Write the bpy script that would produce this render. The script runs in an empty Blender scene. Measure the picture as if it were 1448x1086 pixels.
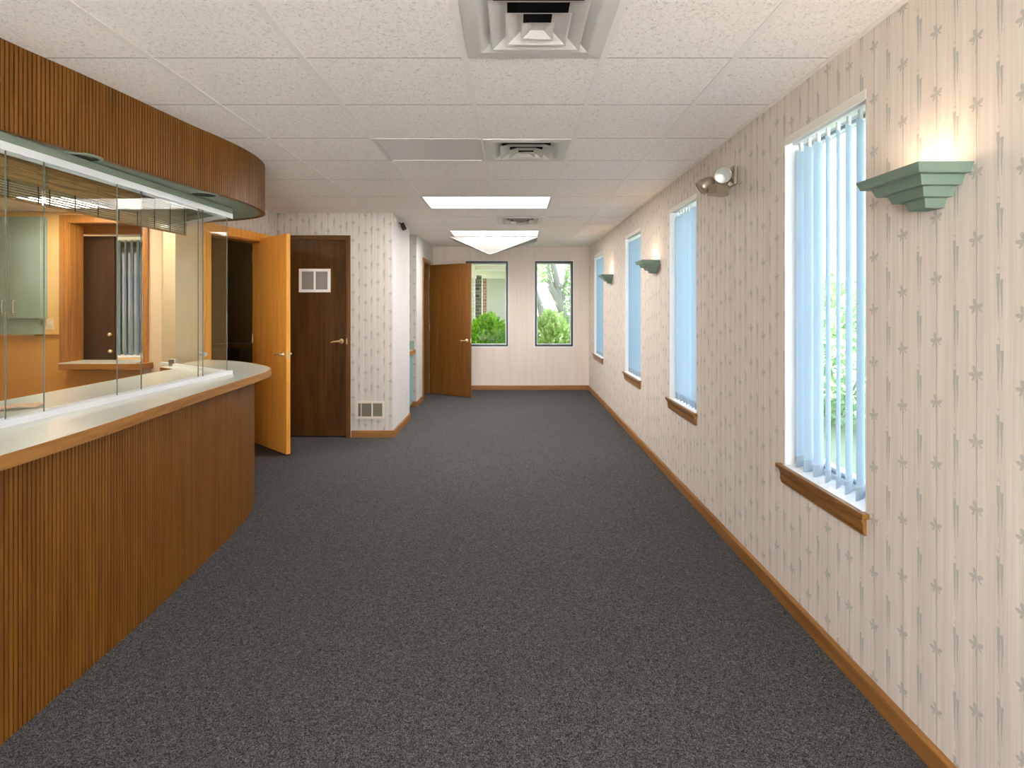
import bpy, bmesh, math, random
from mathutils import Vector, Matrix, noise as mnoise
random.seed(7)
COL = bpy.context.scene.collection
F, CX, CY, HC = 724.0, 725.0, 432.5, 1.40      # focal length in px, vanishing point, eye height
CEIL = 2.3865
R = math.radians

# ------------------------------------------------------------------ mesh builder
class MB:
    def __init__(s): s.v = []; s.f = []; s.sm = []
    def add(s, vs, fs, smooth=False):
        n = len(s.v); s.v += [tuple(v) for v in vs]
        for f in fs: s.f.append(tuple(i + n for i in f)); s.sm.append(smooth)
        return s
    def box(s, x0, x1, y0, y1, z0, z1):
        x0, x1 = min(x0, x1), max(x0, x1); y0, y1 = min(y0, y1), max(y0, y1); z0, z1 = min(z0, z1), max(z0, z1)
        return s.add([(x0,y0,z0),(x1,y0,z0),(x1,y1,z0),(x0,y1,z0),(x0,y0,z1),(x1,y0,z1),(x1,y1,z1),(x0,y1,z1)],
                     [(3,2,1,0),(4,5,6,7),(0,1,5,4),(1,2,6,5),(2,3,7,6),(3,0,4,7)])
    def prism(s, poly, z0, z1):
        a = sum(poly[i][0]*poly[(i+1)%len(poly)][1]-poly[(i+1)%len(poly)][0]*poly[i][1] for i in range(len(poly)))
        if a < 0: poly = poly[::-1]
        n = len(poly)
        return s.add([(p[0],p[1],z0) for p in poly] + [(p[0],p[1],z1) for p in poly],
                     [tuple(range(n))[::-1], tuple(range(n, 2*n))] + [(i,(i+1)%n,n+(i+1)%n,n+i) for i in range(n)])
    def profile(s, pts, axis, a0, a1):
        """extrude a closed 2-D profile along a world axis ('x': pts are (y,z); 'y': pts are (x,z))"""
        n = len(pts)
        mk = (lambda p, a: (a, p[0], p[1])) if axis == 'x' else (lambda p, a: (p[0], a, p[1]))
        return s.add([mk(p, a0) for p in pts] + [mk(p, a1) for p in pts],
                     [tuple(range(n)), tuple(range(n, 2*n))[::-1]] + [((i+1)%n,i,n+i,n+(i+1)%n) for i in range(n)])
    def slabline(s, p, q, t, z0, z1):
        """upright board of thickness t from plan point p to q (centred)"""
        d = Vector((q[0]-p[0], q[1]-p[1])).normalized(); n = Vector((-d.y, d.x)) * t/2
        return s.prism([(p[0]+n.x,p[1]+n.y),(p[0]-n.x,p[1]-n.y),(q[0]-n.x,q[1]-n.y),(q[0]+n.x,q[1]+n.y)], z0, z1)
    def cyl(s, p, q, r0, r1=None, n=20, caps=True, smooth=True):
        r1 = r0 if r1 is None else r1
        p, q = Vector(p), Vector(q); d = (q-p).normalized()
        u = d.orthogonal().normalized(); w = d.cross(u)
        vs = []
        for c, r in ((p, r0), (q, r1)):
            for i in range(n):
                a = 2*math.pi*i/n; vs.append(c + (u*math.cos(a) + w*math.sin(a))*r)
        s.add(vs, [(i,(i+1)%n,n+(i+1)%n,n+i) for i in range(n)], smooth)
        if caps: s.add(vs[:n], [tuple(range(n))[::-1]]); s.add(vs[n:], [tuple(range(n))])
        return s
    def lathe(s, p, d, prof, n=24):
        """prof: (radius, distance along d)"""
        p, d = Vector(p), Vector(d).normalized(); u = d.orthogonal().normalized(); w = d.cross(u); m = len(prof)
        vs = [p + d*h + (u*math.cos(2*math.pi*i/n) + w*math.sin(2*math.pi*i/n))*r for r, h in prof for i in range(n)]
        return s.add(vs, [(j*n+i, j*n+(i+1)%n, (j+1)*n+(i+1)%n, (j+1)*n+i) for j in range(m-1) for i in range(n)], True)
    def tube(s, pts, rad, n=8):
        for i in range(len(pts)-1): s.cyl(pts[i], pts[i+1], rad[i], rad[i+1], n, caps=True)
        return s
    def sphere(s, c, r, n=16, m=10):
        c = Vector(c); prof = [(max(1e-5, math.sin(math.pi*j/m))*r, -math.cos(math.pi*j/m)*r) for j in range(m+1)]
        return s.lathe(c, (0,0,1), prof, n)

ORG = {}
def obj(name, mb, mat, parent=None, local=False, bevel=0.0, label=None):
    me = bpy.data.meshes.new(name)
    off = Vector((0,0,0))
    if parent is not None and not local: off = ORG.get(parent.name, Vector((0,0,0)))
    if parent is None and not local:
        xs = [v[0] for v in mb.v]; ys = [v[1] for v in mb.v]; zs = [v[2] for v in mb.v]
        off = Vector(((min(xs)+max(xs))/2, (min(ys)+max(ys))/2, min(zs)))
    me.from_pydata([(v[0]-off.x, v[1]-off.y, v[2]-off.z) for v in mb.v], [], mb.f)
    me.polygons.foreach_set('use_smooth', mb.sm); me.update()
    bm = bmesh.new(); bm.from_mesh(me); bmesh.ops.recalc_face_normals(bm, faces=bm.faces); bm.to_mesh(me); bm.free()
    me.materials.append(mat)
    o = bpy.data.objects.new(name, me); COL.objects.link(o)
    if parent is not None:
        o.parent = parent
        ORG[o.name] = ORG.get(parent.name, Vector((0,0,0)))
    else:
        o.location = off; ORG[o.name] = off
    if parent is not None and parent.type == 'MESH' and not local: pass
    if bevel:
        b = o.modifiers.new('edge', 'BEVEL'); b.width = bevel; b.segments = 2; b.limit_method = 'ANGLE'; b.angle_limit = R(50)
    if label: o['label'] = label
    return o
def tag(o, label, cat, group=None, kind=None):
    o['label'] = label; o['category'] = cat
    if group: o['group'] = group
    if kind: o['kind'] = kind
    return o
def thing(name, label, cat, loc=(0,0,0), rz=0.0, group=None, kind=None):
    o = bpy.data.objects.new(name, None); COL.objects.link(o)
    o.location = loc; o.rotation_euler = (0,0,rz); o.empty_display_size = .05
    ORG[o.name] = Vector(loc)
    return tag(o, label, cat, group, kind)
def copy_tree(src, loc, label, parent=None):
    c = src.copy(); COL.objects.link(c)
    if parent is None: c.location = loc; c['label'] = label
    else: c.parent = parent
    for ch in [x for x in bpy.data.objects if x.parent == src and x.get('_new') is None]: copy_tree(ch, None, None, c)
    return c

# ------------------------------------------------------------------ materials
def newmat(name):
    m = bpy.data.materials.new(name); m.use_nodes = True
    nt = m.node_tree; b = nt.nodes['Principled BSDF']; return m, nt, b
def mth(nt, op, a, b=None, c=None):
    n = nt.nodes.new('ShaderNodeMath'); n.operation = op
    for i, x in enumerate((a, b, c)):
        if x is None: continue
        if isinstance(x, (int, float)): n.inputs[i].default_value = x
        else: nt.links.new(x, n.inputs[i])
    return n.outputs[0]
def mixc(nt, fac, a, b):
    n = nt.nodes.new('ShaderNodeMix'); n.data_type = 'RGBA'
    for idx, x in ((0, fac), (6, a), (7, b)):
        if isinstance(x, (int, float)): n.inputs[idx].default_value = x
        elif isinstance(x, tuple): n.inputs[idx].default_value = (*x, 1)
        else: nt.links.new(x, n.inputs[idx])
    return n.outputs[2]
def noise(nt, vec, scale, detail=3, rough=.5, dist=0.0):
    n = nt.nodes.new('ShaderNodeTexNoise'); n.inputs['Scale'].default_value = scale
    n.inputs['Detail'].default_value = detail; n.inputs['Roughness'].default_value = rough
    n.inputs['Distortion'].default_value = dist
    if vec is not None: nt.links.new(vec, n.inputs['Vector'])
    return n.outputs[0]
def ramp(nt, fac, stops):
    n = nt.nodes.new('ShaderNodeValToRGB'); e = n.color_ramp.elements
    while len(e) < len(stops): e.new(.5)
    for el, (p, c) in zip(e, stops): el.position = p; el.color = (*c, 1)
    nt.links.new(fac, n.inputs[0]); return n.outputs[0]
def pos(nt): return nt.nodes.new('ShaderNodeNewGeometry').outputs['Position']
def objc(nt): return nt.nodes.new('ShaderNodeTexCoord').outputs['Object']
def scaled(nt, vec, s):
    n = nt.nodes.new('ShaderNodeVectorMath'); n.operation = 'MULTIPLY'; n.inputs[1].default_value = s
    nt.links.new(vec, n.inputs[0]); return n.outputs[0]
def sep(nt, vec):
    n = nt.nodes.new('ShaderNodeSeparateXYZ'); nt.links.new(vec, n.inputs[0]); return n.outputs
def comb(nt, x, y, z):
    n = nt.nodes.new('ShaderNodeCombineXYZ')
    for i, a in enumerate((x, y, z)):
        if isinstance(a, (int, float)): n.inputs[i].default_value = a
        else: nt.links.new(a, n.inputs[i])
    return n.outputs[0]
def bump(nt, b, h, strength, dist=.002):
    n = nt.nodes.new('ShaderNodeBump'); n.inputs['Strength'].default_value = strength; n.inputs['Distance'].default_value = dist
    nt.links.new(h, n.inputs['Height']); nt.links.new(n.outputs[0], b.inputs['Normal'])
def plain(name, c, rough=.6, metal=0.0, spec=.5):
    m, nt, b = newmat(name); b.inputs['Base Color'].default_value = (*c, 1)
    b.inputs['Roughness'].default_value = rough; b.inputs['Metallic'].default_value = metal
    b.inputs['Specular IOR Level'].default_value = spec
    n = noise(nt, pos(nt), 30, 2)
    nt.links.new(mixc(nt, mth(nt, 'MULTIPLY', n, .10), tuple(c), tuple(x*.8 for x in c)), b.inputs['Base Color'])
    return m
def wood(name, dark, light, axis='z', rough=.38, coarse=1.0, co='pos', spec=.4):
    m, nt, b = newmat(name)
    s = {'z': (34, 34, 1.6), 'y': (34, 1.6, 34), 'x': (1.6, 34, 34)}[axis]
    v = scaled(nt, pos(nt) if co == 'pos' else objc(nt), tuple(a*coarse for a in s))
    n1 = noise(nt, v, 1.0, 5, .6, .8); n2 = noise(nt, scaled(nt, v, (7, 7, 7)), 1.0, 2, .6)
    f = mth(nt, 'ADD', mth(nt, 'MULTIPLY', n1, .75), mth(nt, 'MULTIPLY', n2, .25))
    mid = tuple((a+b_)/2 for a, b_ in zip(dark, light))
    c = ramp(nt, f, [(.34, dark), (.5, mid), (.66, light)])
    nt.links.new(c, b.inputs['Base Color']); b.inputs['Roughness'].default_value = rough
    b.inputs['Specular IOR Level'].default_value = spec
    bump(nt, b, f, .15, .001); return m
def glassmat(name, tint=(1, 1, 1), ior=1.5):
    m = bpy.data.materials.new(name); m.use_nodes = True; nt = m.node_tree; nt.nodes.clear()
    out = nt.nodes.new('ShaderNodeOutputMaterial'); mx = nt.nodes.new('ShaderNodeMixShader')
    t = nt.nodes.new('ShaderNodeBsdfTransparent'); t.inputs[0].default_value = (*tint, 1)
    g = nt.nodes.new('ShaderNodeBsdfGlossy'); g.inputs['Roughness'].default_value = 0.0
    fr = nt.nodes.new('ShaderNodeFresnel')          # same reflectance on the entry and the exit face of the pane
    bf = nt.nodes.new('ShaderNodeNewGeometry').outputs['Backfacing']
    nt.links.new(mth(nt, 'ADD', ior, mth(nt, 'MULTIPLY', bf, 1/ior - ior)), fr.inputs[0])
    nt.links.new(fr.outputs[0], mx.inputs[0]); nt.links.new(t.outputs[0], mx.inputs[1]); nt.links.new(g.outputs[0], mx.inputs[2])
    nt.links.new(mx.outputs[0], out.inputs[0]); return m
def translucent(name, c, trans=.5, tint=None, transp=0.0):
    m = bpy.data.materials.new(name); m.use_nodes = True; nt = m.node_tree; nt.nodes.clear()
    out = nt.nodes.new('ShaderNodeOutputMaterial'); mx = nt.nodes.new('ShaderNodeMixShader'); mx.inputs[0].default_value = trans
    d = nt.nodes.new('ShaderNodeBsdfDiffuse'); t = nt.nodes.new('ShaderNodeBsdfTranslucent')
    n = noise(nt, scaled(nt, pos(nt), (1, 1, .05)), 300, 2)
    nt.links.new(mixc(nt, mth(nt, 'MULTIPLY', n, .2), tuple(c), tuple(x*.8 for x in c)), d.inputs[0])
    t.inputs[0].default_value = (*(tint or c), 1)
    nt.links.new(d.outputs[0], mx.inputs[1]); nt.links.new(t.outputs[0], mx.inputs[2])
    last = mx.outputs[0]
    if transp:
        m2 = nt.nodes.new('ShaderNodeMixShader'); m2.inputs[0].default_value = transp
        tr = nt.nodes.new('ShaderNodeBsdfTransparent')
        nt.links.new(last, m2.inputs[1]); nt.links.new(tr.outputs[0], m2.inputs[2]); last = m2.outputs[0]
    nt.links.new(last, out.inputs[0]); return m
def emit(name, c, s):
    m = bpy.data.materials.new(name); m.use_nodes = True; nt = m.node_tree; nt.nodes.clear()
    out = nt.nodes.new('ShaderNodeOutputMaterial'); e = nt.nodes.new('ShaderNodeEmission')
    e.inputs[0].default_value = (*c, 1); e.inputs[1].default_value = s
    nt.links.new(e.outputs[0], out.inputs[0]); return m

def wallpaper(name, base1, base2, ink, ink_amt=.55):
    """cream wallpaper: long vertical brush streaks, columns of small grey flowers on stems and of plain stems"""
    m, nt, b = newmat(name)
    p = sep(nt, pos(nt)); u = mth(nt, 'ADD', p[0], p[1]); v = p[2]
    P, T = .0665, .186
    uu = mth(nt, 'DIVIDE', mth(nt, 'ADD', u, 20.0 + .0255), P)
    col = mth(nt, 'FLOOR', uu)
    du = mth(nt, 'MULTIPLY', mth(nt, 'SUBTRACT', mth(nt, 'SUBTRACT', uu, col), .5), P)
    par = mth(nt, 'MODULO', col, 2.0)                           # 1: flowers, 0: plain stems
    wn = nt.nodes.new('ShaderNodeTexWhiteNoise'); wn.noise_dimensions = '1D'; nt.links.new(col, wn.inputs['W'])
    ph = wn.outputs['Value']
    row = mth(nt, 'ADD', mth(nt, 'DIVIDE', v, T), mth(nt, 'MULTIPLY', ph, 3.0))
    dv = mth(nt, 'MULTIPLY', mth(nt, 'SUBTRACT', mth(nt, 'FRACT', row), .5), T)   # -T/2 .. T/2
    # small wobble so that the print looks brushed
    wob = mth(nt, 'MULTIPLY', mth(nt, 'SUBTRACT', noise(nt, scaled(nt, pos(nt), (25, 25, 25)), 1, 2), .5), .006)
    du = mth(nt, 'ADD', du, wob)
    def wedge(cx, top, length, w):
        t = mth(nt, 'DIVIDE', mth(nt, 'SUBTRACT', top, dv), length)
        inside = mth(nt, 'MULTIPLY', mth(nt, 'GREATER_THAN', t, 0.0), mth(nt, 'LESS_THAN', t, 1.0))
        half = mth(nt, 'MULTIPLY', mth(nt, 'SUBTRACT', 1.0, t), w)
        x = mth(nt, 'ABSOLUTE', mth(nt, 'SUBTRACT', du, cx))
        return mth(nt, 'MULTIPLY', inside, mth(nt, 'LESS_THAN', x, half))
    def petal(cx, cz, a, bb, ang):
        c, s = math.cos(R(ang)), math.sin(R(ang))
        x = mth(nt, 'SUBTRACT', du, cx); y = mth(nt, 'SUBTRACT', dv, cz)
        e1 = mth(nt, 'DIVIDE', mth(nt, 'ADD', mth(nt, 'MULTIPLY', x, c), mth(nt, 'MULTIPLY', y, s)), a)
        e2 = mth(nt, 'DIVIDE', mth(nt, 'SUBTRACT', mth(nt, 'MULTIPLY', y, c), mth(nt, 'MULTIPLY', x, s)), bb)
        return mth(nt, 'LESS_THAN', mth(nt, 'ADD', mth(nt, 'MULTIPLY', e1, e1), mth(nt, 'MULTIPLY', e2, e2)), 1.0)
    fl = wedge(0.0, .044, .135, .0034)
    hair = mth(nt, 'MULTIPLY', mth(nt, 'LESS_THAN', mth(nt, 'ABSOLUTE', du), .0015), .95)
    fl = mth(nt, 'MAXIMUM', fl, hair)
    for a in ((.004, .063, .0125, .0062, 66), (-.010, .054, .0115, .0058, 142), (.012, .050, .0120, .0058, 8), (.010, .039, .0075, .0036, -52), (-.011, .042, .0060, .0026, 35)):
        fl = mth(nt, 'MAXIMUM', fl, mth(nt, 'MULTIPLY', petal(*a), .85))
    st = mth(nt, 'MAXIMUM', wedge(.004, .050, .14, .0052), wedge(-.006, .034, .11, .0046))
    st = mth(nt, 'MAXIMUM', st, mth(nt, 'MULTIPLY', mth(nt, 'LESS_THAN', mth(nt, 'ABSOLUTE', du), .0010), .55))
    st = mth(nt, 'MAXIMUM', st, mth(nt, 'MULTIPLY', petal(.004, .064, .004, .003, 60), .6))
    ink_m = mth(nt, 'ADD', mth(nt, 'MULTIPLY', fl, par), mth(nt, 'MULTIPLY', st, mth(nt, 'SUBTRACT', 1.0, par)))
    dry = noise(nt, scaled(nt, pos(nt), (260, 260, 22)), 1, 2)
    ink_m = mth(nt, 'MULTIPLY', ink_m, mth(nt, 'MULTIPLY_ADD', dry, .5, .5))
    sv = comb(nt, mth(nt, 'MULTIPLY', u, 48), mth(nt, 'MULTIPLY', v, .9), 0.0)
    f1 = noise(nt, sv, 1.0, 4, .6); f2 = noise(nt, scaled(nt, sv, (5, 3, 1)), 1.0, 2, .5)
    f = mth(nt, 'ADD', mth(nt, 'MULTIPLY', f1, .65), mth(nt, 'MULTIPLY', f2, .35))
    c = ramp(nt, f, [(.30, base2), (.5, tuple((x+y)/2 for x, y in zip(base1, base2))), (.68, base1)])
    nt.links.new(mixc(nt, mth(nt, 'MULTIPLY', ink_m, ink_amt), c, ink), b.inputs['Base Color'])
    b.inputs['Roughness'].default_value = .7; b.inputs['Specular IOR Level'].default_value = .15
    return m

M = {}
M['paper'] = wallpaper('flower_wallpaper', (.80, .71, .64), (.61, .52, .455), (.32, .32, .305), .82)
M['paper_shaded'] = wallpaper('flower_wallpaper_shaded', (.67, .62, .575), (.52, .475, .435), (.22, .22, .215), .8)  # shaded copy of the wallpaper: greyer because the shade is in its colour
def mk_wall():
    m, nt, b = newmat('cream_wall')
    f = noise(nt, scaled(nt, pos(nt), (30, 30, 1.2)), 1, 3)
    nt.links.new(ramp(nt, f, [(.3, (.71, .60, .53)), (.7, (.77, .66, .59))]), b.inputs['Base Color'])
    b.inputs['Roughness'].default_value = .75; b.inputs['Specular IOR Level'].default_value = .15; return m
M['cream'] = mk_wall()
def mk_white_wall():
    m, nt, b = newmat('pale_wall')
    f = noise(nt, scaled(nt, pos(nt), (40, 40, 2.0)), 1, 3)
    sp = mth(nt, 'GREATER_THAN', noise(nt, scaled(nt, pos(nt), (60, 60, 22)), 1, 2), .70)
    c = ramp(nt, f, [(.3, (.57, .55, .535)), (.7, (.63, .61, .595))])
    nt.links.new(mixc(nt, mth(nt, 'MULTIPLY', sp, .35), c, (.5, .48, .46)), b.inputs['Base Color'])
    b.inputs['Roughness'].default_value = .75; b.inputs['Specular IOR Level'].default_value = .15; return m
M['pale'] = mk_white_wall()
def mk_carpet():
    m, nt, b = newmat('charcoal_carpet')
    p = pos(nt)
    n1 = noise(nt, p, 115, 2, .6, 2.0); n2 = noise(nt, p, 330, 2, .6); n3 = noise(nt, p, 1.3, 2)
    f = mth(nt, 'ADD', mth(nt, 'MULTIPLY', n1, .6), mth(nt, 'MULTIPLY', n2, .4))
    c = ramp(nt, f, [(.41, (.014, .0125, .012)), (.5, (.068, .0635, .061)), (.60, (.205, .192, .185))])
    c = mixc(nt, mth(nt, 'MULTIPLY', n3, .35), c, (.055, .058, .068))
    nt.links.new(c, b.inputs['Base Color']); b.inputs['Roughness'].default_value = .95
    b.inputs['Specular IOR Level'].default_value = .1
    bump(nt, b, f, .8, .006); return m
M['carpet'] = mk_carpet()
def mk_ceiling():
    m, nt, b = newmat('acoustic_ceiling_tile')
    p = pos(nt)
    n1 = noise(nt, p, 75, 3, .6, 1.2); n2 = noise(nt, p, 260, 2, .6)
    f = mth(nt, 'ADD', mth(nt, 'MULTIPLY', n1, .65), mth(nt, 'MULTIPLY', n2, .35))
    c = ramp(nt, f, [(.36, (.58, .53, .49)), (.455, (.88, .805, .765)), (.6, (.93, .855, .815))])
    nt.links.new(c, b.inputs['Base Color']); b.inputs['Roughness'].default_value = .9; b.inputs['Specular IOR Level'].default_value = .1
    bump(nt, b, f, .35, .003); return m
M['ceil'] = mk_ceiling()
M['joint'] = plain('tile_joint_shadow', (.52, .475, .44), .6)  # darker than the grid paint to draw the shadow line at tile edges
M['tbar'] = plain('ceiling_grid_paint', (.84, .775, .73), .5)
M['oak'] = wood('oak_vertical', (.27, .105, .018), (.47, .215, .052), 'z')
M['oakdoor'] = wood('oak_door', (.74, .295, .036), (.95, .455, .09), 'z', .35, co='obj')
M['oak_y'] = wood('oak_long_y', (.24, .095, .018), (.44, .20, .050), 'y')
M['sill'] = wood('sill_oak', (.16, .062, .013), (.32, .14, .034), 'y')
M['oak_x'] = wood('oak_long_x', (.24, .095, .018), (.44, .20, .050), 'x')
M['base_y'] = wood('baseboard_oak_y', (.21, .084, .018), (.37, .165, .045), 'y')
M['base_x'] = wood('baseboard_oak_x', (.21, .084, .018), (.37, .165, .045), 'x')
M['darkdoor'] = wood('walnut_door', (.042, .014, .002), (.105, .042, .008), 'z', .33, .8, co='obj')
M['darkframe'] = wood('walnut_frame', (.085, .032, .006), (.17, .072, .016), 'z', .35)
M['darkdoor_b'] = wood('brown_door', (.125, .044, .007), (.22, .086, .016), 'z', .33, .8, co='obj')
M['flute'] = wood('fluted_oak', (.135, .046, .005), (.235, .092, .012), 'z', .42)
M['espresso'] = wood('espresso_panel', (.055, .028, .012), (.085, .045, .022), 'z', .4)
M['laminate'] = plain('pale_green_laminate', (.68, .72, .665), .22)
M['sage'] = plain('sage_paint', (.27, .355, .30), .45)
M['sage_dark'] = plain('soffit_sage', (.235, .285, .225), .6)
M['sconce'] = plain('sconce_sage', (.16, .22, .172), .5)
M['teal'] = plain('teal_laminate', (.20, .42, .50), .4)
M['white'] = plain('white_paint', (.86, .86, .86), .45)
M['alu'] = plain('white_metal_track', (.82, .835, .87), .3)
M['warmwhite'] = plain('warm_white_metal', (.78, .72, .66), .45)
M['vent'] = plain('vent_enamel', (.64, .60, .56), .4)
M['ventb'] = plain('register_enamel', (.70, .62, .52), .4)
M['louver'] = plain('louver_shade', (.22, .19, .15), .5)
M['meshgrey'] = plain('grille_mesh', (.27, .25, .23), .6)
M['black'] = plain('black_void', (.008, .008, .008), .8)
M['bronze'] = plain('dark_bronze', (.025, .022, .02), .35)
M['brass'] = plain('polished_brass', (.92, .72, .40), .25, .55)
M['steel'] = plain('brushed_steel', (.62, .62, .60), .3, 1.0)
M['lampgold'] = plain('champagne_metal', (.40, .33, .25), .35, .7)
M['lens'] = plain('lamp_lens', (.36, .355, .35), .3, .2)
M['greypanel'] = plain('grey_acrylic', (.66, .625, .60), .4)
M['tan_up'] = plain('tan_wall', (.74, .47, .18), .7)
M['tan_low'] = plain('cork_wall', (.62, .30, .07), .8)
M['beige'] = plain('beige_wall', (.70, .56, .385), .7)
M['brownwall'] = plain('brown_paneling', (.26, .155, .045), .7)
M['officeceil'] = M['ceil']
M['glass'] = glassmat('screen_glass', (.985, .992, .985), 1.14)
M['glass_r'] = glassmat('return_screen_glass', (.97, .98, .96), 1.6)
M['pane'] = glassmat('window_glass', (.97, .99, .99), 1.3)
M['pane_side'] = glassmat('dimmed_side_glass', (.66, .67, .68), 1.3)  # glass darkened to cut the overbright daylight
M['pane_dim'] = glassmat('dimmed_end_glass', (.53, .535, .53), 1.10)  # tint added to dim the overbright view outdoors
M['vane'] = translucent('blue_vane', (.52, .64, .74), .40, (.36, .48, .58))
M['vane_hem'] = plain('vane_hem', (.36, .42, .47), .6)
M['vane_dark'] = plain('slate_blue_vane', (.10, .14, .19), .6)
M['diffuser'] = translucent('drop_diffuser', (.47, .45, .425), .06, None, .04)
M['bamboo'] = wood('matchstick_bamboo', (.13, .10, .045), (.30, .24, .12), 'y', .6, 3)
M['bamboo_d'] = wood('bamboo_valance', (.15, .075, .015), (.48, .27, .08), 'y', .6, 3)
M['cord'] = plain('dark_cord', (.05, .035, .02), .8)
M['gedge'] = plain('green_glass_edge', (.16, .18, .15), .3)
M['peach'] = plain('peach_paper', (.80, .52, .34), .7)
M['beige_plastic'] = plain('beige_plastic', (.72, .60, .42), .4)
M['rubber'] = plain('dark_rubber', (.05, .045, .04), .6)
M['sensor'] = plain('dark_brown_plastic', (.030, .013, .008), .4)
M['light'] = emit('fluorescent_diffuser', (1, .97, .93), 5.0)
M['light_o'] = emit('office_fluorescent', (1, .86, .66), 5.0)
M['bulb'] = emit('warm_bulb', (1, .78, .50), 1.0)
M['grass'] = plain('lawn', (.24, .27, .17), .9)
M['siding'] = plain('grey_siding', (.52, .52, .515), .7)
M['porchwhite'] = plain('porch_white', (.80, .80, .78), .6)
M['bark'] = plain('grey_bark', (.33, .32, .30), .9)
def mk_brick(name, c1, c2, mo):
    m, nt, b = newmat(name); n = nt.nodes.new('ShaderNodeTexBrick')
    p = sep(nt, pos(nt)); nt.links.new(comb(nt, mth(nt, 'ADD', p[0], p[1]), p[2], 0.0), n.inputs['Vector'])
    n.inputs['Scale'].default_value = 1.0; n.inputs['Brick Width'].default_value = .2; n.inputs['Row Height'].default_value = .075
    n.inputs['Mortar Size'].default_value = .008
    n.inputs['Color1'].default_value = (*c1, 1); n.inputs['Color2'].default_value = (*c2, 1); n.inputs['Mortar'].default_value = (*mo, 1)
    nt.links.new(n.outputs[0], b.inputs['Base Color']); b.inputs['Roughness'].default_value = .85; return m
M['brick_d'] = mk_brick('dark_brick', (.07, .06, .055), (.19, .17, .15), (.30, .28, .26))
M['brick_r'] = mk_brick('red_brick', (.28, .12, .085), (.36, .17, .12), (.42, .36, .32))
M['brick_w'] = mk_brick('white_brick', (.66, .67, .69), (.74, .75, .77), (.55, .56, .58))
def leafmat(name, a, b_):
    m = bpy.data.materials.new(name); m.use_nodes = True; nt = m.node_tree; nt.nodes.clear()
    out = nt.nodes.new('ShaderNodeOutputMaterial'); mx = nt.nodes.new('ShaderNodeMixShader'); mx.inputs[0].default_value = .4
    d = nt.nodes.new('ShaderNodeBsdfDiffuse'); t = nt.nodes.new('ShaderNodeBsdfTranslucent')
    c = ramp(nt, noise(nt, pos(nt), 18, 3), [(.35, a), (.65, b_)])
    nt.links.new(c, d.inputs[0]); nt.links.new(c, t.inputs[0])
    nt.links.new(d.outputs[0], mx.inputs[1]); nt.links.new(t.outputs[0], mx.inputs[2]); nt.links.new(mx.outputs[0], out.inputs[0]); return m
M['leaf_g'] = leafmat('bright_leaf', (.14, .36, .03), (.48, .80, .10))
M['leaf_y'] = leafmat('pale_leaf', (.34, .52, .14), (.80, .92, .50))
M['leaf_s'] = leafmat('soft_leaf', (.16, .30, .12), (.42, .58, .30))

# ------------------------------------------------------------------ plan curves
def catmull(pts, k=12):
    out = []; P = [Vector(p) for p in pts]
    for i in range(len(P)-1):
        a = P[max(i-1, 0)]; b = P[i]; c = P[i+1]; d = P[min(i+2, len(P)-1)]
        for j in range(k):
            t = j/k
            out.append(.5*((2*b) + (c-a)*t + (2*a-5*b+4*c-d)*t*t + (3*b-a-3*c+d)*t**3))
    out.append(P[-1]); return out
def resample(pts, step):
    L = [0.0]
    for i in range(1, len(pts)): L.append(L[-1] + (pts[i]-pts[i-1]).length)
    n = int(L[-1]/step); res = []; j = 0
    for i in range(n+1):
        s = i*L[-1]/n
        while j < len(L)-2 and L[j+1] < s: j += 1
        t = (s-L[j])/max(1e-9, L[j+1]-L[j]); res.append(pts[j].lerp(pts[j+1], min(1, t)))
    return res
def normals(pts, side):
    out = []
    for i in range(len(pts)):
        d = (pts[min(i+1, len(pts)-1)] - pts[max(i-1, 0)]).normalized(); out.append(Vector((d.y, -d.x))*side)
    return out
def fluted(curve, pitch, depth, z0, z1, thick=.03, upper=None):
    """reeded facing: raised slats with dark grooves, one continuous upright sheet that follows the curve"""
    lo = resample(curve, pitch/3); up = lo
    if upper is not None:
        L = sum((upper[i+1]-upper[i]).length for i in range(len(upper)-1)); n = len(lo)-1
        up = resample(upper, L/(n+.5))
    def shape(pts):
        nr = normals(pts, 1); front = []
        for i, (p, n) in enumerate(zip(pts, nr)):
            k = i % 3
            if k == 0: front += [p - n*depth, p]
            elif k == 2: front += [p, p - n*depth]
            else: front.append(p)
        return front, [p - n*(depth+thick) for p, n in zip(pts, nr)]
    fl, bl_ = shape(lo); fu, bu = shape(up); mb = MB()
    n = min(len(fl), len(fu))
    mb.add([(p.x,p.y,z0) for p in fl[:n]] + [(p.x,p.y,z1) for p in fu[:n]], [(i,i+1,n+i+1,n+i) for i in range(n-1)])
    n = min(len(bl_), len(bu))
    mb.add([(p.x,p.y,z0) for p in bl_[:n]] + [(p.x,p.y,z1) for p in bu[:n]], [(i+1,i,n+i,n+i+1) for i in range(n-1)])
    for z, pts, back in ((z0, lo, bl_), (z1, up, bu)):
        a = [(p.x, p.y, z) for p in pts]; b = [(p.x, p.y, z) for p in back]; n = len(a)
        mb.add(a+b, [(i,i+1,n+i+1,n+i) for i in range(n-1)])
    return mb

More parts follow.
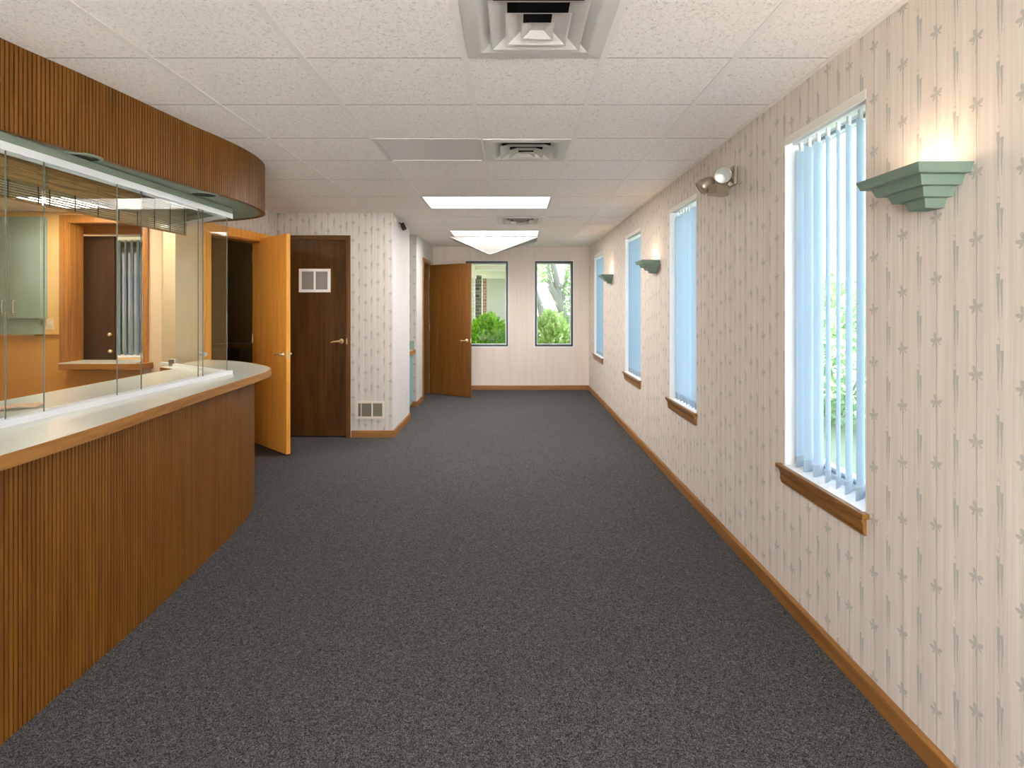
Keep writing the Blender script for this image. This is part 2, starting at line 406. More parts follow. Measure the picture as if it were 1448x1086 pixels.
# ------------------------------------------------------------------ setting: floor, ceiling
XR = 1.276; YB = 8.55; YF = -2.2; XL = -7.2; XO = -5.9; T = .16
tag(obj('floor', MB().box(XL, XR+T, YF-T, YB+T, -.12, 0), M['carpet']), 'charcoal grey looped carpet covering the whole floor', 'floor', kind='structure')
GX = [-7.2, -6.5, -5.85, -5.25, -4.63, -4.03, -3.34, -2.65, -2.05, -1.44, -.835, -.19, .36, .885, XR]
GY = [YF, -2.10, -1.58, -1.065, -.548, -.031, .486, 1.003, 1.52, 2.037, 2.51, 3.013, 3.475, 4.0, 4.62, 5.157, 5.66, 6.18, 6.725, 7.21, 7.72, 8.24, YB]
def cell(i, j): return GX[i], GX[i+1], GY[j], GY[j+1]
iV = GX.index(-.19); iG = GX.index(-.835)
vents = [(iV, GY.index(1.52)), (iV, GY.index(3.013)), (iV, GY.index(5.66)), (iV, GY.index(7.72))]
grey = (iG, GY.index(3.013))
troffers = [(iG, GY.index(y)) for y in (4.62, 6.725, -1.58)]  # the last one is added behind the viewer to brighten the hall
otrof = [(GX.index(-4.63), GY.index(4.62)), (GX.index(-4.63), GY.index(1.003)), (GX.index(-3.34), GY.index(3.475))]  # first one is visible; the other two are added for extra light
skip = set(vents) | {grey} | set(otrof)
for a, b in troffers: skip |= {(a, b), (a+1, b)}
mb = MB()
for i in range(len(GX)-1):
    for j in range(len(GY)-1):
        if (i, j) not in skip:
            x0, x1, y0, y1 = cell(i, j); mb.box(x0, x1, y0, y1, CEIL, CEIL+.02)
tag(obj('ceiling', mb, M['ceil']), 'suspended ceiling of speckled off-white acoustic tiles', 'ceiling', kind='structure')
def tro_ranges(line, along):     # where a grid bar must stop because a two-cell light lies across it
    return [(GY[b], GY[b+1]) for a, b in troffers if GX[a+1] == line]
mb = MB()
for x in GX[1:-1]:
    cuts = sorted(tro_ranges(x, 0)); y = YF
    for a, b in cuts + [(YB, YB)]:
        if a - y > .01: mb.box(x-.013, x+.013, y, a, CEIL-.003, CEIL+.001)
        y = b
mj = MB()
for y in GY[1:-1]: mj.box(XL, XR, y-.004, y+.004, CEIL-.0004, CEIL+.001)
tag(obj('trim_6', mj, M['joint']), 'thin cross joints between the ceiling tiles, darkened as shadow lines', 'ceiling joint', kind='structure')
for a, b, c, d in ((XR-.02, XR, YF, YB), (XL, XR, YB-.02, YB)): mb.box(a, b, c, d, CEIL-.004, CEIL+.001)
tag(obj('trim_1', mb, M['tbar']), 'off-white metal grid that carries the ceiling tiles', 'ceiling grid', kind='structure')
tag(obj('roof', MB().box(XL-.3, XR+.5, YF-.4, YB+.3, 2.66, 2.78), M['white']), 'unseen flat roof slab above the suspended ceiling, keeps the sun out', 'roof', kind='structure')  # out of view, put in to block the sun

# ------------------------------------------------------------------ setting: walls
ZW = 2.66
WIN = [(1.848, 2.405), (3.553, 4.167), (5.104, 5.806), (7.222, 8.01)]; WZ0, WZ1 = .655, 2.185
mb = MB(); y = YF - T
for a, b in WIN:
    mb.box(XR, XR+T, y, a, 0, ZW); mb.box(XR, XR+T, a, b, 0, WZ0-.02); mb.box(XR, XR+T, a, b, WZ1, ZW); y = b
mb.box(XR, XR+T, y, YB+T, 0, ZW)
tag(obj('wall_right', mb, M['paper']), 'long cream wall papered with small grey flowers and stems', 'wall', kind='structure')
BW = [(-.785, -.077), (.370, 1.008)]; BZ0, BZ1 = .722, 2.148
mb = MB(); x = -2.1
for a, b in BW:
    mb.box(x, a, YB, YB+T, 0, ZW); mb.box(a, b, YB, YB+T, 0, BZ0); mb.box(a, b, YB, YB+T, BZ1, ZW); x = b
mb.box(x, XR, YB, YB+T, 0, ZW); mb.box(XL, -2.1, YB, YB+T, 0, ZW)
tag(obj('wall_back', mb, M['cream']), 'plain cream end wall with two tall windows', 'wall', kind='structure')
FW0, FW1, FZ0, FZ1 = -1.5, 1.22, .03, 2.34
mb = MB().box(XL-T, FW0, YF-T, YF, 0, ZW); mb.box(FW1, XR, YF-T, YF, 0, ZW); mb.box(FW0, FW1, YF-T, YF, 0, FZ0); mb.box(FW0, FW1, YF-T, YF, FZ1, ZW)
tag(obj('wall_front', mb, M['cream']), 'plain cream entrance wall behind the viewer', 'wall', kind='structure')
w = thing('window_9', 'wide unseen window behind the viewer, added to let in daylight', 'window', ((FW0+FW1)/2, YF-.08, FZ0), kind='structure')  # added opening out of view, a daylight source for hall and ceiling
mb = MB()
for a in (FW0, (FW0+FW1)/2-.03, FW1-.06): mb.box(a, a+.06, YF-.11, YF-.05, FZ0, FZ1)
for a, b in ((FW0+.06, (FW0+FW1)/2-.03), ((FW0+FW1)/2+.03, FW1-.06)):
    mb.box(a, b, YF-.11, YF-.05, FZ0, FZ0+.06); mb.box(a, b, YF-.11, YF-.05, FZ1-.06, FZ1)
obj('window_frame', mb, M['bronze'], w)
for a, b in ((FW0+.06, (FW0+FW1)/2-.03), ((FW0+FW1)/2+.03, FW1-.06)): obj('glass_pane', MB().box(a, b, YF-.082, YF-.078, FZ0+.06, FZ1-.06), M['pane'], w)
YP, XP = 5.45, -1.275
mb = MB(); DX0, DX1, DZ = -2.455, -1.768, 2.108
mb.box(-2.51, DX0, YP, YP+.12, 0, ZW); mb.box(DX1, XP-.01, YP, YP+.12, 0, ZW); mb.box(DX0, DX1, YP, YP+.12, DZ, ZW)
tag(obj('wall_pier', mb, M['paper_shaded']), 'short papered wall around the dark closet door', 'wall', kind='structure')
mb = MB().box(XP-.12, XP, YP+.0005, 6.33, 0, ZW)
tag(obj('wall_pier_side', mb, M['pale']), 'bright pale side of the pier with the small sensor', 'wall', kind='structure')
XA = -1.335; YA = 7.11
mb = MB().box(-2.1, -1.98, 6.33, YA+.1, 0, ZW); mb.box(-1.98, XA-.001, YA, YA+.1, 0, ZW); mb.box(-2.1, XP-.12, 6.21, 6.33, 0, ZW)
tag(obj('wall_alcove', mb, M['paper_shaded']), 'papered walls of the small cabinet alcove', 'wall', kind='structure')
D3Y0, D3Y1, D3Z = 7.62, 8.18, 2.06
mb = MB().box(XA-.12, XA, YA+.0005, D3Y0, 0, ZW); mb.box(XA-.12, XA, D3Y1, YB, 0, ZW); mb.box(XA-.12, XA, D3Y0, D3Y1, D3Z, ZW)
tag(obj('wall_left', mb, M['pale']), 'pale wall at the far end with the open brown door', 'wall', kind='structure')
# doorway beside the counter: return wall and slightly skewed wall with a cased opening
PA, PB = Vector((-2.505, 5.235)), Vector((-2.665, 4.50))
mb = MB().box(-2.63, -2.51, 5.24, YP+.12, 0, ZW)
dn = (PB-PA).normalized(); nn = Vector((dn.y, -dn.x));  nn = nn if nn.x < 0 else -nn      # towards the room behind
def wseg(m, p, q, z0, z1, t=.12): m.prism([tuple(p), tuple(q), tuple(q+nn*t), tuple(p+nn*t)], z0, z1)
wseg(mb, PA, PB, 2.115, ZW); wseg(mb, PB, PB+dn*.06, 0, ZW)
ms = MB(); wseg(ms, PB+dn*.0605, PB+dn*.35, 0, ZW); tag(obj('wall_screen_end', ms, M['beige']), 'short beige wall behind the end of the glass screen', 'wall', kind='structure')
tag(obj('wall_doorway', mb, M['paper']), 'papered wall over the doorway beside the counter', 'wall', kind='structure')
tag(obj('wall_partition', MB().slabline((-2.80, 4.36), (-3.36, 5.395), .08, 0, ZW), M['beige']), 'beige partition between the office and the dim room', 'wall', kind='structure')
mb = MB().box(-3.85, -3.77, 5.57, 6.85, 0, ZW); mb.box(-3.85, -2.63, 6.73, 6.85, 0, ZW)
mb.box(-2.64, -2.52, YP+.12, 6.73, 0, ZW)
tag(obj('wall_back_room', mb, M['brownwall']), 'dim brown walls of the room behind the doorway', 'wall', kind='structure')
# office back wall with the pass-through
YO = 5.40; OX0, OX1, OZ0, OZ1 = -4.676, -3.893, .80, 2.275
mb = MB()
for z0, z1, nm in ((0, 1.085, 'low'), (1.085, ZW, 'up')):
    mb = MB(); mb.box(XO-T, OX0, YO, YO+.17, z0, z1); 
    if nm == 'up': tag(obj('wall_office_end', MB().box(OX1, -3.38, YO, YO+.17, 0, ZW), M['beige']), 'plain beige end of the office wall behind the glass', 'wall', kind='structure')
    if nm == 'low': mb.box(OX0, OX1, YO, YO+.17, 0, OZ0)
    else: mb.box(OX0, OX1, YO, YO+.17, OZ1, ZW)
    if nm == 'low': tag(obj('wall_office_lower', mb, M['tan_low']), 'orange tan lower half of the office wall', 'wall', kind='structure')
    else: tag(obj('wall_office_upper', mb, M['tan_up']), 'tan upper half of the office wall beside the pass-through', 'wall', kind='structure')
tag(obj('wall_office_side', MB().box(XO-T, XO, YF, YO, 0, ZW), M['tan_up']), 'tan far side wall of the office', 'wall', kind='structure')
OWX0, OWX1, OWZ0, OWZ1, OWY = -5.75, -5.12, .66, 2.36, 7.3
mb = MB().box(XL, OWX0, OWY, OWY+.15, 0, ZW); mb.box(OWX1, -3.77, OWY, OWY+.15, 0, ZW); mb.box(OWX0, OWX1, OWY, OWY+.15, 0, OWZ0); mb.box(OWX0, OWX1, OWY, OWY+.15, OWZ1, ZW)
mb.box(XL-T, XL, YO, YB, 0, ZW)
tag(obj('wall_rear_office', mb, M['tan_up']), 'tan wall with a window seen through the pass-through', 'wall', kind='structure')

# baseboards
def bb_y(name, x, s, y0, y1, lab, h=.075):
    m = MB().profile([(x, 0), (x + s*.014, 0), (x + s*.014, h-.012), (x + s*.006, h), (x, h)], 'y', y0, y1)
    return tag(obj(name, m, M['base_y']), lab, 'baseboard', kind='structure')
def bb_x(name, y, s, x0, x1, lab, h=.075):
    m = MB().profile([(y, 0), (y + s*.014, 0), (y + s*.014, h-.012), (y + s*.006, h), (y, h)], 'x', x0, x1)
    return tag(obj(name, m, M['base_x']), lab, 'baseboard', kind='structure')
bb_y('baseboard_right', XR, -1, YF, YB, 'oak baseboard running along the flowered window wall')
bb_x('baseboard_back', YB, -1, XA, XR-.014, 'oak baseboard under the two end windows')
bb_x('baseboard_pier', YP, -1, -1.715, XP+.014, 'oak baseboard under the wall register')
bb_y('baseboard_pier_side', XP, 1, YP, 6.33, 'oak baseboard along the pale pier side')
bb_y('baseboard_left', XA, 1, YA-.014, D3Y0-.06, 'short oak baseboard beside the far open door')
bb_x('baseboard_alcove', YA, -1, -1.42, XA, 'tiny oak baseboard at the end of the alcove')

# ------------------------------------------------------------------ ceiling fittings
def vent_unit(i, j, label):
    x0, x1, y0, y1 = cell(i, j); cx, cy = (x0+x1)/2, (y0+y1)/2; hx, hy = (x1-x0)/2-.014, (y1-y0)/2-.008
    t = thing('ceiling_vent', label, 'air vent', (cx, cy, CEIL-.01), group='square ceiling air vents')
    def ring(m, k0, z0, k1, z1, th=.006):
        a0, b0, a1, b1 = hx*k0, hy*k0, hx*k1, hy*k1
        o = [(-a0,-b0,z0),(a0,-b0,z0),(a0,b0,z0),(-a0,b0,z0)]; p = [(-a1,-b1,z1),(a1,-b1,z1),(a1,b1,z1),(-a1,b1,z1)]
        q = [(x*(1-th/a0), yy*(1-th/b0), z+.001) for x, yy, z in o]; r = [(x*(1-th/a1), yy*(1-th/b1), z) for x, yy, z in p]
        vs = [(cx+x, cy+yy, CEIL+z) for x, yy, z in o+p+q+r]
        m.add(vs, [(k,(k+1)%4,4+(k+1)%4,4+k) for k in range(4)] + [(8+k,12+k,12+(k+1)%4,8+(k+1)%4) for k in range(4)] + [(k,8+k,8+(k+1)%4,(k+1)%4) for k in range(4)])
    m = MB(); ring(m, 1.0, -.006, .999, .02)
    a, b = hx, hy; c, d = hx*.80, hy*.80
    o = [(-a,-b),(a,-b),(a,b),(-a,b)]; p = [(-c,-d),(c,-d),(c,d),(-c,d)]
    m.add([(cx+x, cy+y, CEIL-.006) for x, y in o] + [(cx+x, cy+y, CEIL-.010) for x, y in p], [(k,4+k,4+(k+1)%4,(k+1)%4) for k in range(4)])
    ring(m, .80, -.010, .60, .018)
    obj('frame', m, M['vent'], t)
    for k0, k1, z in ((.63, .42, -.021), (.42, .21, -.029)):
        m = MB(); ring(m, k0, z, k1, z+.030); obj('louver_ring', m, M['vent'], t)
    m = MB(); ring(m, .215, -.034, .11, -.018); c, d = hx*.11, hy*.11
    m.add([(cx-c,cy-d,CEIL-.018),(cx+c,cy-d,CEIL-.018),(cx+c,cy+d,CEIL-.018),(cx-c,cy+d,CEIL-.018)], [(0,1,2,3)])
    obj('centre_cone', m, M['vent'], t)
    m = MB().box(cx-hx*.92, cx+hx*.92, cy-hy*.92, cy+hy*.92, CEIL+.12, CEIL+.13)
    for q in (-1, 1):
        m.box(cx+q*hx*.90-.003, cx+q*hx*.90+.003, cy-hy*.9, cy+hy*.9, CEIL+.02, CEIL+.12); m.box(cx-hx*.9, cx+hx*.9, cy+q*hy*.9-.003, cy+q*hy*.9+.003, CEIL+.02, CEIL+.12)
    obj('duct', m, M['black'], t)
    return t
for (i, j), lab in zip(vents, ('large square ceiling vent at the top edge, nearest the viewer', 'square ceiling vent beside the unlit grey panel',
                               'small ceiling vent between the two lit ceiling panels', 'farthest ceiling vent, partly behind the hanging white diffuser')):
    vent_unit(i, j, lab)
def troffer(x0, x1, y0, y1, label, mat, grp, cat='ceiling light'):
    t = thing('ceiling_light_panel', label, cat, ((x0+x1)/2, (y0+y1)/2, CEIL-.005), group=grp)
    m = MB(); w = .022
    m.box(x0, x1, y0, y0+.010, CEIL-.005, CEIL+.05); m.box(x0, x1, y1-.010, y1, CEIL-.005, CEIL+.05)
    m.box(x0, x0+w, y0+.010, y1-.010, CEIL-.005, CEIL+.05); m.box(x1-w, x1, y0+.010, y1-.010, CEIL-.005, CEIL+.05); m.box(x0, x1, y0, y1, CEIL+.05, CEIL+.06)
    obj('frame', m, M['vent'], t)
    obj('diffuser', MB().box(x0+w, x1-w, y0+.010, y1-.010, CEIL+.000, CEIL+.004), mat, t)
    return t
for (i, j), lab in zip(troffers, ('long lit ceiling panel nearest the unlit grey panel', 'lit ceiling panel with a white diffuser hanging under it',
                                  'unseen ceiling light behind the viewer, added to brighten the hall')):
    troffer(GX[i], GX[i+2], GY[j], GY[j+1], lab, M['light'], 'lit ceiling panels in the hall')
for (i, j), lab in zip(otrof, ('lit ceiling panel in the office, seen through the woven shade', 'unseen ceiling light in the front of the office, added for brightness', 'unseen ceiling light above the counter end, added to light the oak door')):
    x0, x1, y0, y1 = cell(i, j); troffer(x0, x1, y0, y1, lab, M['light_o'], 'lit ceiling panels in the office')
x0, x1, y0, y1 = cell(*grey)
t = troffer(x0, x1, y0, y1, 'unlit grey panel in the ceiling beside the second square vent', M['greypanel'], 'unlit ceiling panel', 'ceiling panel')
# drop diffuser: shallow folded pyramid hanging under the far light
t = thing('hanging_diffuser', 'white pyramid-shaped diffuser hanging below the far lit ceiling panel', 'light diffuser', (-.24, 7.6, CEIL-.26))
A_, B_, C_, D_ = (-.885, 7.225, CEIL-.012), (.355, 7.225, CEIL-.012), (.36, 7.70, CEIL-.012), (-.885, 7.70, CEIL-.012); E_ = (-.33, 7.45, 2.150)
m = MB(); m.add([A_, B_, C_, D_, E_], [(0,1,4),(1,2,4),(2,3,4),(3,0,4)]); obj('sheet', m, M['diffuser'], t)
m = MB(); m.tube([A_, E_, B_], [.005, .006, .005]); m.tube([D_, E_, C_], [.005, .006, .005]); obj('edge_bead', m, M['diffuser'], t)

# ------------------------------------------------------------------ side windows with sills and vertical blinds
wlab = ['tall window nearest the viewer, beside the closest sconce', 'second tall window from the viewer, under the emergency light',
        'third tall window, partly behind the middle sconce', 'last tall side window next to the end wall']
blab = ['pale blue vertical blind with gaps, in the closest side window', 'closed pale blue vertical blind below the twin-head emergency light',
        'closed pale blue vertical blind behind the middle sconce', 'narrow pale blue vertical blind in the side window nearest the end wall']
VX = 1.332
def make_vane(name_parent, y, ang, z0=.668, z1=2.112, rot=0):
    hw = .0445; pts = []
    for k in range(5):
        s = -1 + k*.5; bow = .006*(1-s*s)
        pts.append((s*hw*math.sin(ang) + bow*math.cos(ang), s*hw*math.cos(ang) - bow*math.sin(ang)))
    m = MB(); vs = []
    for zz in (z0, z1): vs += [(VX+p[0], y+p[1], zz) for p in pts]
    m.add(vs, [(i,i+1,6+i,5+i) for i in range(4)], True)
    return m, pts
for k, (a, b) in enumerate(WIN):
    w = thing('window_%d' % (k+1), wlab[k], 'window', (XR+.08, (a+b)/2, WZ0-.08), kind='structure')
    m = MB(); q = .006
    m.box(XR+.001, XR+.11, b-q, b+.001, WZ0, WZ1); m.box(XR+.001, XR+.11, a-.001, a+q, WZ0, WZ1); m.box(XR+.001, XR+.11, a, b, WZ1-q, WZ1+.001)
    obj('jamb', m, M['white'], w)
    m = MB(); f0, f1 = XR+.110, XR+.150; g = .045
    m.box(f0, f1, a, a+g, WZ0, WZ1); m.box(f0, f1, b-g, b, WZ0, WZ1); m.box(f0, f1, a+g, b-g, WZ0, WZ0+g); m.box(f0, f1, a+g, b-g, WZ1-g, WZ1)
    m.box(f0-.012, f0, a+.02, b-.02, WZ0, WZ0+.022); m.box(f0-.012, f0, a+.02, b-.02, WZ1-.03, WZ1)
    obj('window_frame', m, M['white'], w, bevel=.002)
    m = MB(); m.box(f0-.004, f0, a+g, b-g, WZ0+.022, WZ0+.034); m.box(f0-.004, f0, a+g, b-g, WZ1-.042, WZ1-.03)
    obj('gasket', m, M['vane_hem'], w)
    obj('glass_pane', MB().box(f0+.018, f0+.022, a+g, b-g, WZ0+g, WZ1-g), M['pane_side'], w)
    m = MB().box(XR-.028, XR+.0, a-.020, b+.032, WZ0-.020, WZ0); m.box(XR, XR+.118, a, b, WZ0-.020, WZ0)
    s = obj('sill', m, M['sill'], w, bevel=.003)
    m = MB().profile([(XR, WZ0-.085), (XR-.010, WZ0-.085), (XR-.010, WZ0-.074), (XR-.013, WZ0-.070), (XR-.013, WZ0-.045), (XR-.020, WZ0-.028), (XR-.020, WZ0-.020), (XR, WZ0-.020)], 'y', a-.002, b+.012)
    obj('apron', m, M['sill'], w)
    obj('sill_top', MB().box(XR-.010, XR+.115, a+.004, b-.004, WZ0, WZ0+.002), M['white'], w, label='sill top painted white as if daylit')  # thin white sheet stands in for daylight falling on the oak sill
    bl = thing('vertical_blind', blab[k], 'vertical blind', (VX, (a+b)/2, .66), group='vertical blinds along the side wall')
    h = obj('valance', MB().box(XR-.002, XR+.006, a+.001, b-.008, WZ1-.036, WZ1-.004), M['warmwhite'], bl, label='tan valance strip')
    m = MB().box(VX-.022, VX+.022, a+.008, b-.008, WZ1-.034, WZ1-.006)
    obj('headrail', m, M['alu'], bl)
    n = max(7, round((b-a-.045)/.062)); rnd = random.Random(k)
    for i in range(n):
        y = a + .045 + i*(b-a-.085)/(n-1)
        if k == 0: ang = R(44 + rnd.uniform(-5, 5) + (13 if i > n-4 else 0) + (6 if i < 3 else 0))
        else: ang = R(48 + rnd.uniform(-10, 10))
        m, pts = make_vane(bl, y, ang); v = obj('vane', m, M['vane'], bl)
        pp = [Vector((VX+p[0], y+p[1])) for p in pts]; nv = Vector((math.cos(ang), -math.sin(ang)))*.0015
        obj('hem_weight', MB().prism([tuple(p+nv) for p in pp] + [tuple(p-nv) for p in reversed(pp)], .662, .712), M['vane_hem'], v)
        cm = MB().box(VX-.006, VX+.006, y-.006, y+.006, 2.112, WZ1-.034); obj('carrier', cm, M['white'], v)

# ------------------------------------------------------------------ back windows
for k, (a, b) in enumerate(BW):
    w = thing('window_%d' % (k+5), ['dark-framed end window half hidden by the open brown door', 'dark-framed end window looking out on the grey tree'][k], 'window', ((a+b)/2, YB, BZ0), kind='structure')
    m = MB(); g = .012
    for d in (0, 1):
        m.box((a-g) if d == 0 else b, a if d == 0 else b+g, YB-.004, YB+.03, BZ0-g, BZ1+g)
    m.box(a, b, YB-.004, YB+.03, BZ1, BZ1+g); m.box(a, b, YB-.004, YB+.03, BZ0-g, BZ0); obj('white_bead', m, M['white'], w)
    m = MB(); g = .032; y0, y1 = YB+.004, YB+.07
    m.box(a, a+g, y0, y1, BZ0, BZ1); m.box(b-g, b, y0, y1, BZ0, BZ1); m.box(a+g, b-g, y0, y1, BZ0, BZ0+g); m.box(a+g, b-g, y0, y1, BZ1-g*1.2, BZ1); obj('window_frame', m, M['bronze'], w)
    m = MB(); h = .012; a2, b2, z2, z3 = a+g, b-g, BZ0+g, BZ1-g*1.2
    m.box(a2, a2+h, y0+.03, y1, z2, z3); m.box(b2-h, b2, y0+.03, y1, z2, z3); m.box(a2+h, b2-h, y0+.03, y1, z2, z2+h); m.box(a2+h, b2-h, y0+.03, y1, z3-h, z3); obj('inner_bead', m, M['alu'], w)
    obj('glass_pane', MB().box(a2+h, b2-h, YB+.05, YB+.054, z2+h, z3-h), M['pane_dim'], w)

# ------------------------------------------------------------------ sconces and wall fittings
def make_sconce(y0, label):
    yc = y0 + .13
    t = thing('wall_sconce', label, 'wall sconce', (XR, yc, 1.69), group='stepped sage sconces along the side wall')
    m = MB(); H = .0275; z = 1.80
    for i, (hw, d) in enumerate(((.130, .155), (.101, .125), (.071, .095), (.041, .066))):
        s = .010; zt, zb = z - i*H, z - (i+1)*H
        top = [(XR, yc-hw, zt), (XR-d, yc-hw, zt), (XR-d, yc+hw, zt), (XR, yc+hw, zt)]
        bot = [(XR, yc-hw+s, zb), (XR-d+s, yc-hw+s, zb), (XR-d+s, yc+hw-s, zb), (XR, yc+hw-s, zb)]
        fs = [(0,1,5,4),(1,2,6,5),(2,3,7,6),(4,5,6,7)]
        if i: fs.append((3,2,1,0))
        m.add(top+bot, fs)
    # open top: rim and shallow well
    w = .008; hw, d = .130, .155
    o = [(XR, yc-hw), (XR-d, yc-hw), (XR-d, yc+hw), (XR, yc+hw)]; p = [(XR, yc-hw+w), (XR-d+w, yc-hw+w), (XR-d+w, yc+hw-w), (XR, yc+hw-w)]
    m.add([(x, y, 1.80) for x, y in o] + [(x, y, 1.80) for x, y in p], [(k,k+1,5+k,4+k) for k in range(3)])
    m.add([(x, y, 1.80) for x, y in p] + [(x, y, 1.775) for x, y in p], [(0,1,5,4),(1,2,6,5),(2,3,7,6),(4,5,6,7)])
    obj('stepped_body', m, M['sconce'], t)
    m = MB().cyl((XR-.06, yc-.07, 1.788), (XR-.06, yc+.07, 1.788), .010, n=12); obj('lamp_tube', m, M['bulb'], t)
    ld = bpy.data.lights.new('sconce_glow', 'AREA'); ld.shape = 'RECTANGLE'; ld.size = .05; ld.size_y = .14; ld.energy = .12; ld.color = (1, .74, .46)
    lo = bpy.data.objects.new('lamp_glow', ld); COL.objects.link(lo); lo.parent = t
    lo.location = Vector((XR-.085, yc, 1.801)) - ORG[t.name]; lo.rotation_euler = (math.pi, R(14), 0)
    return t
make_sconce(1.415, 'largest sage green stepped sconce, beside the closest window')
make_sconce(4.435, 'middle sage green stepped sconce, in front of the third window')
make_sconce(6.483, 'smallest sage green stepped sconce, next to the last side window')

t = thing('mounted_emergency_light', 'twin-head bronze emergency light on the wall above the second window', 'emergency light', (XR, 2.94, 2.03))
m = MB().prism([(XR-.05, 2.90), (XR-.135, 2.86), (XR-.165, 2.905), (XR-.155, 2.96), (XR-.06, 3.0), (XR-.03, 2.96)], 2.035, 2.085)
m.cyl((XR-.07, 2.95, 2.075), (XR-.02, 2.96, 2.15), .014, n=12); obj('base_block', m, M['lampgold'], t, bevel=.003)
m = MB().box(XR-.020, XR, 2.90, 3.02, 2.09, 2.20); m.cyl((XR-.02, 2.95, 2.165), (XR-.055, 2.93, 2.175), .018, n=14); obj('wall_plate', m, M['lampgold'], t, bevel=.004)
def head(c, d, r, L, par):
    c = Vector(c); d = Vector(d).normalized()
    hd = obj('lamp_head', MB().lathe(c - d*L, d, [(1e-4, 0), (r*.55, .004), (r*.86, L*.35), (r, L*.7), (r, L), (r*.9, L), (r*.86, L-.006)], 28), M['lampgold'], par)
    obj('lens', MB().lathe(c - d*.006, d, [(r*.88, 0), (r*.6, .003), (1e-4, .005)], 28), M['lens'], hd)
head((1.168, 2.845, 2.128), (-.18, -1, -.10), .047, .085, t)
head((1.078, 2.955, 2.075), (-.80, .22, -.56), .043, .090, t)
obj('swivel', MB().tube([(1.19, 2.90, 2.09), (1.185, 2.89, 2.115)], [.012, .012]), M['lampgold'], t); obj('swivel', MB().tube([(1.135, 2.93, 2.085), (1.12, 2.935, 2.105)], [.012, .012]), M['lampgold'], t)

t = thing('security_sensor', 'small dark brown sensor on a bracket high on the pale pier side', 'sensor', (XP, 5.77, 2.26))
m = MB().cyl((XP, 5.74, 2.335), (XP+.03, 5.76, 2.315), .007, n=10); obj('bracket', m, M['sensor'], t)
obj('body', MB().cyl((XP+.028, 5.77, 2.325), (XP+.058, 5.75, 2.262), .024, .027, 16), M['sensor'], t)
tag(obj('mounted_chime', MB().lathe((XP, 5.535, 2.32), (1, 0, 0), [(.026, 0), (.026, .008), (.018, .016), (1e-4, .018)], 20), M['beige_plastic']), 'small round tan chime above the dark sensor on the pier', 'chime')

t = thing('wall_register', 'beige metal air register low on the papered pier wall', 'air register', (-1.52, YP, .27))
def fx(x, Y): return (x-CX)/F*Y
def fz(y, Y): return HC - (y-CY)/F*Y
x0, x1, z0, z1 = fx(503.5, YP), fx(544, YP), fz(592, YP), fz(567, YP)
m = MB(); g = .024; yb = YP-.010
m.box(x0, x1, yb, YP, z0, z0+g); m.box(x0, x1, yb, YP, z1-g, z1); m.box(x0, x0+g, yb, YP, z0+g, z1-g); m.box(x1-g, x1, yb, YP, z0+g, z1-g)
xm = x0 + .63*(x1-x0)*.9; m.box(xm-.006, xm+.006, yb, YP, z0+g, z1-g); m.box(x0+.052, x0+.060, yb, YP, z0+g, z1-g)
obj('frame', m, M['ventb'], t)
m = MB(); nz = 9
for i in range(nz):
    z = z0+g + (i+.5)*(z1-z0-2*g)/nz; m.profile([(YP-.007, z-.006), (YP-.001, z+.004), (YP-.001, z+.006), (YP-.007, z-.004)], 'x', x0+g, x1-g)
obj('louver', m, M['louver'], t); obj('backing', MB().box(x0+g, x1-g, YP-.0012, YP-.0002, z0+g, z1-g), M['rubber'], t)
obj('damper_lever', MB().box(x0+.008, x0+.014, yb-.010, yb, (z0+z1)/2-.012, (z0+z1)/2+.012), M['ventb'], t)

# ------------------------------------------------------------------ doors
def door_casing(par, x0, x1, zt, y, w=.05, mat='darkframe', d=.014):
    m = MB(); m.box(x1, x1+w, y-d, y+.02, 0, zt+w); m.box(x0-w*.6, x0, y-d, y+.02, 0, zt+w); m.box(x0, x1, y-d, y+.02, zt, zt+w)
    obj('casing', m, M[mat], par, bevel=.003)
# closed dark closet door with a grille
d2 = thing('door_2', 'closed dark brown door with a white grille and brass lever', 'door', ((DX0+DX1)/2, YP, 0), kind='structure')
sl = obj('door_slab', MB().box(DX0+.012, DX1-.004, YP+.012, YP+.055, .012, DZ-.006), M['darkdoor'], d2)
m = MB(); m.box(DX1-.0035, DX1+.043, YP-.014, YP+.03, 0, DZ+.042); m.box(DX0-.03, DX0+.010, YP-.014, YP+.03, 0, DZ+.042); m.box(DX0+.010, DX1-.0035, YP-.014, YP+.03, DZ-.005, DZ+.042)
obj('casing', m, M['darkframe'], d2, bevel=.003)
gx0, gx1, gz0, gz1 = fx(422.3, YP), fx(467, YP), fz(413.3, YP), fz(380, YP); g = .030; yy = YP+.012
gr = obj('vent_grille', (lambda m: (m.box(gx0, gx1, yy-.012, yy, gz0, gz0+g), m.box(gx0, gx1, yy-.012, yy, gz1-g, gz1), m.box(gx0, gx0+g, yy-.012, yy, gz0+g, gz1-g), m.box(gx1-g, gx1, yy-.012, yy, gz0+g, gz1-g), m.box((gx0+gx1)/2-.010, (gx0+gx1)/2+.010, yy-.012, yy, gz0+g, gz1-g), m)[-1])(MB()), M['white'], d2, bevel=.003)
obj('grille_mesh', MB().box(gx0+g, gx1-g, yy-.005, yy-.0005, gz0+g, gz1-g), M['meshgrey'], gr)
hx, hz = fx(482.5, YP), fz(482.5, YP)
m = MB().lathe((hx, YP+.012, hz), (0, -1, 0), [(.026, 0), (.026, .006), (.012, .011), (.011, .045)], 20)
m.tube([(hx, YP-.033, hz), (hx-.03, YP-.036, hz+.002), (hx-.085, YP-.033, hz-.006), (hx-.10, YP-.030, hz-.010)], [.011, .010, .008, .007], 10)
obj('lever_handle', m, M['brass'], d2, label='brass lever handle')
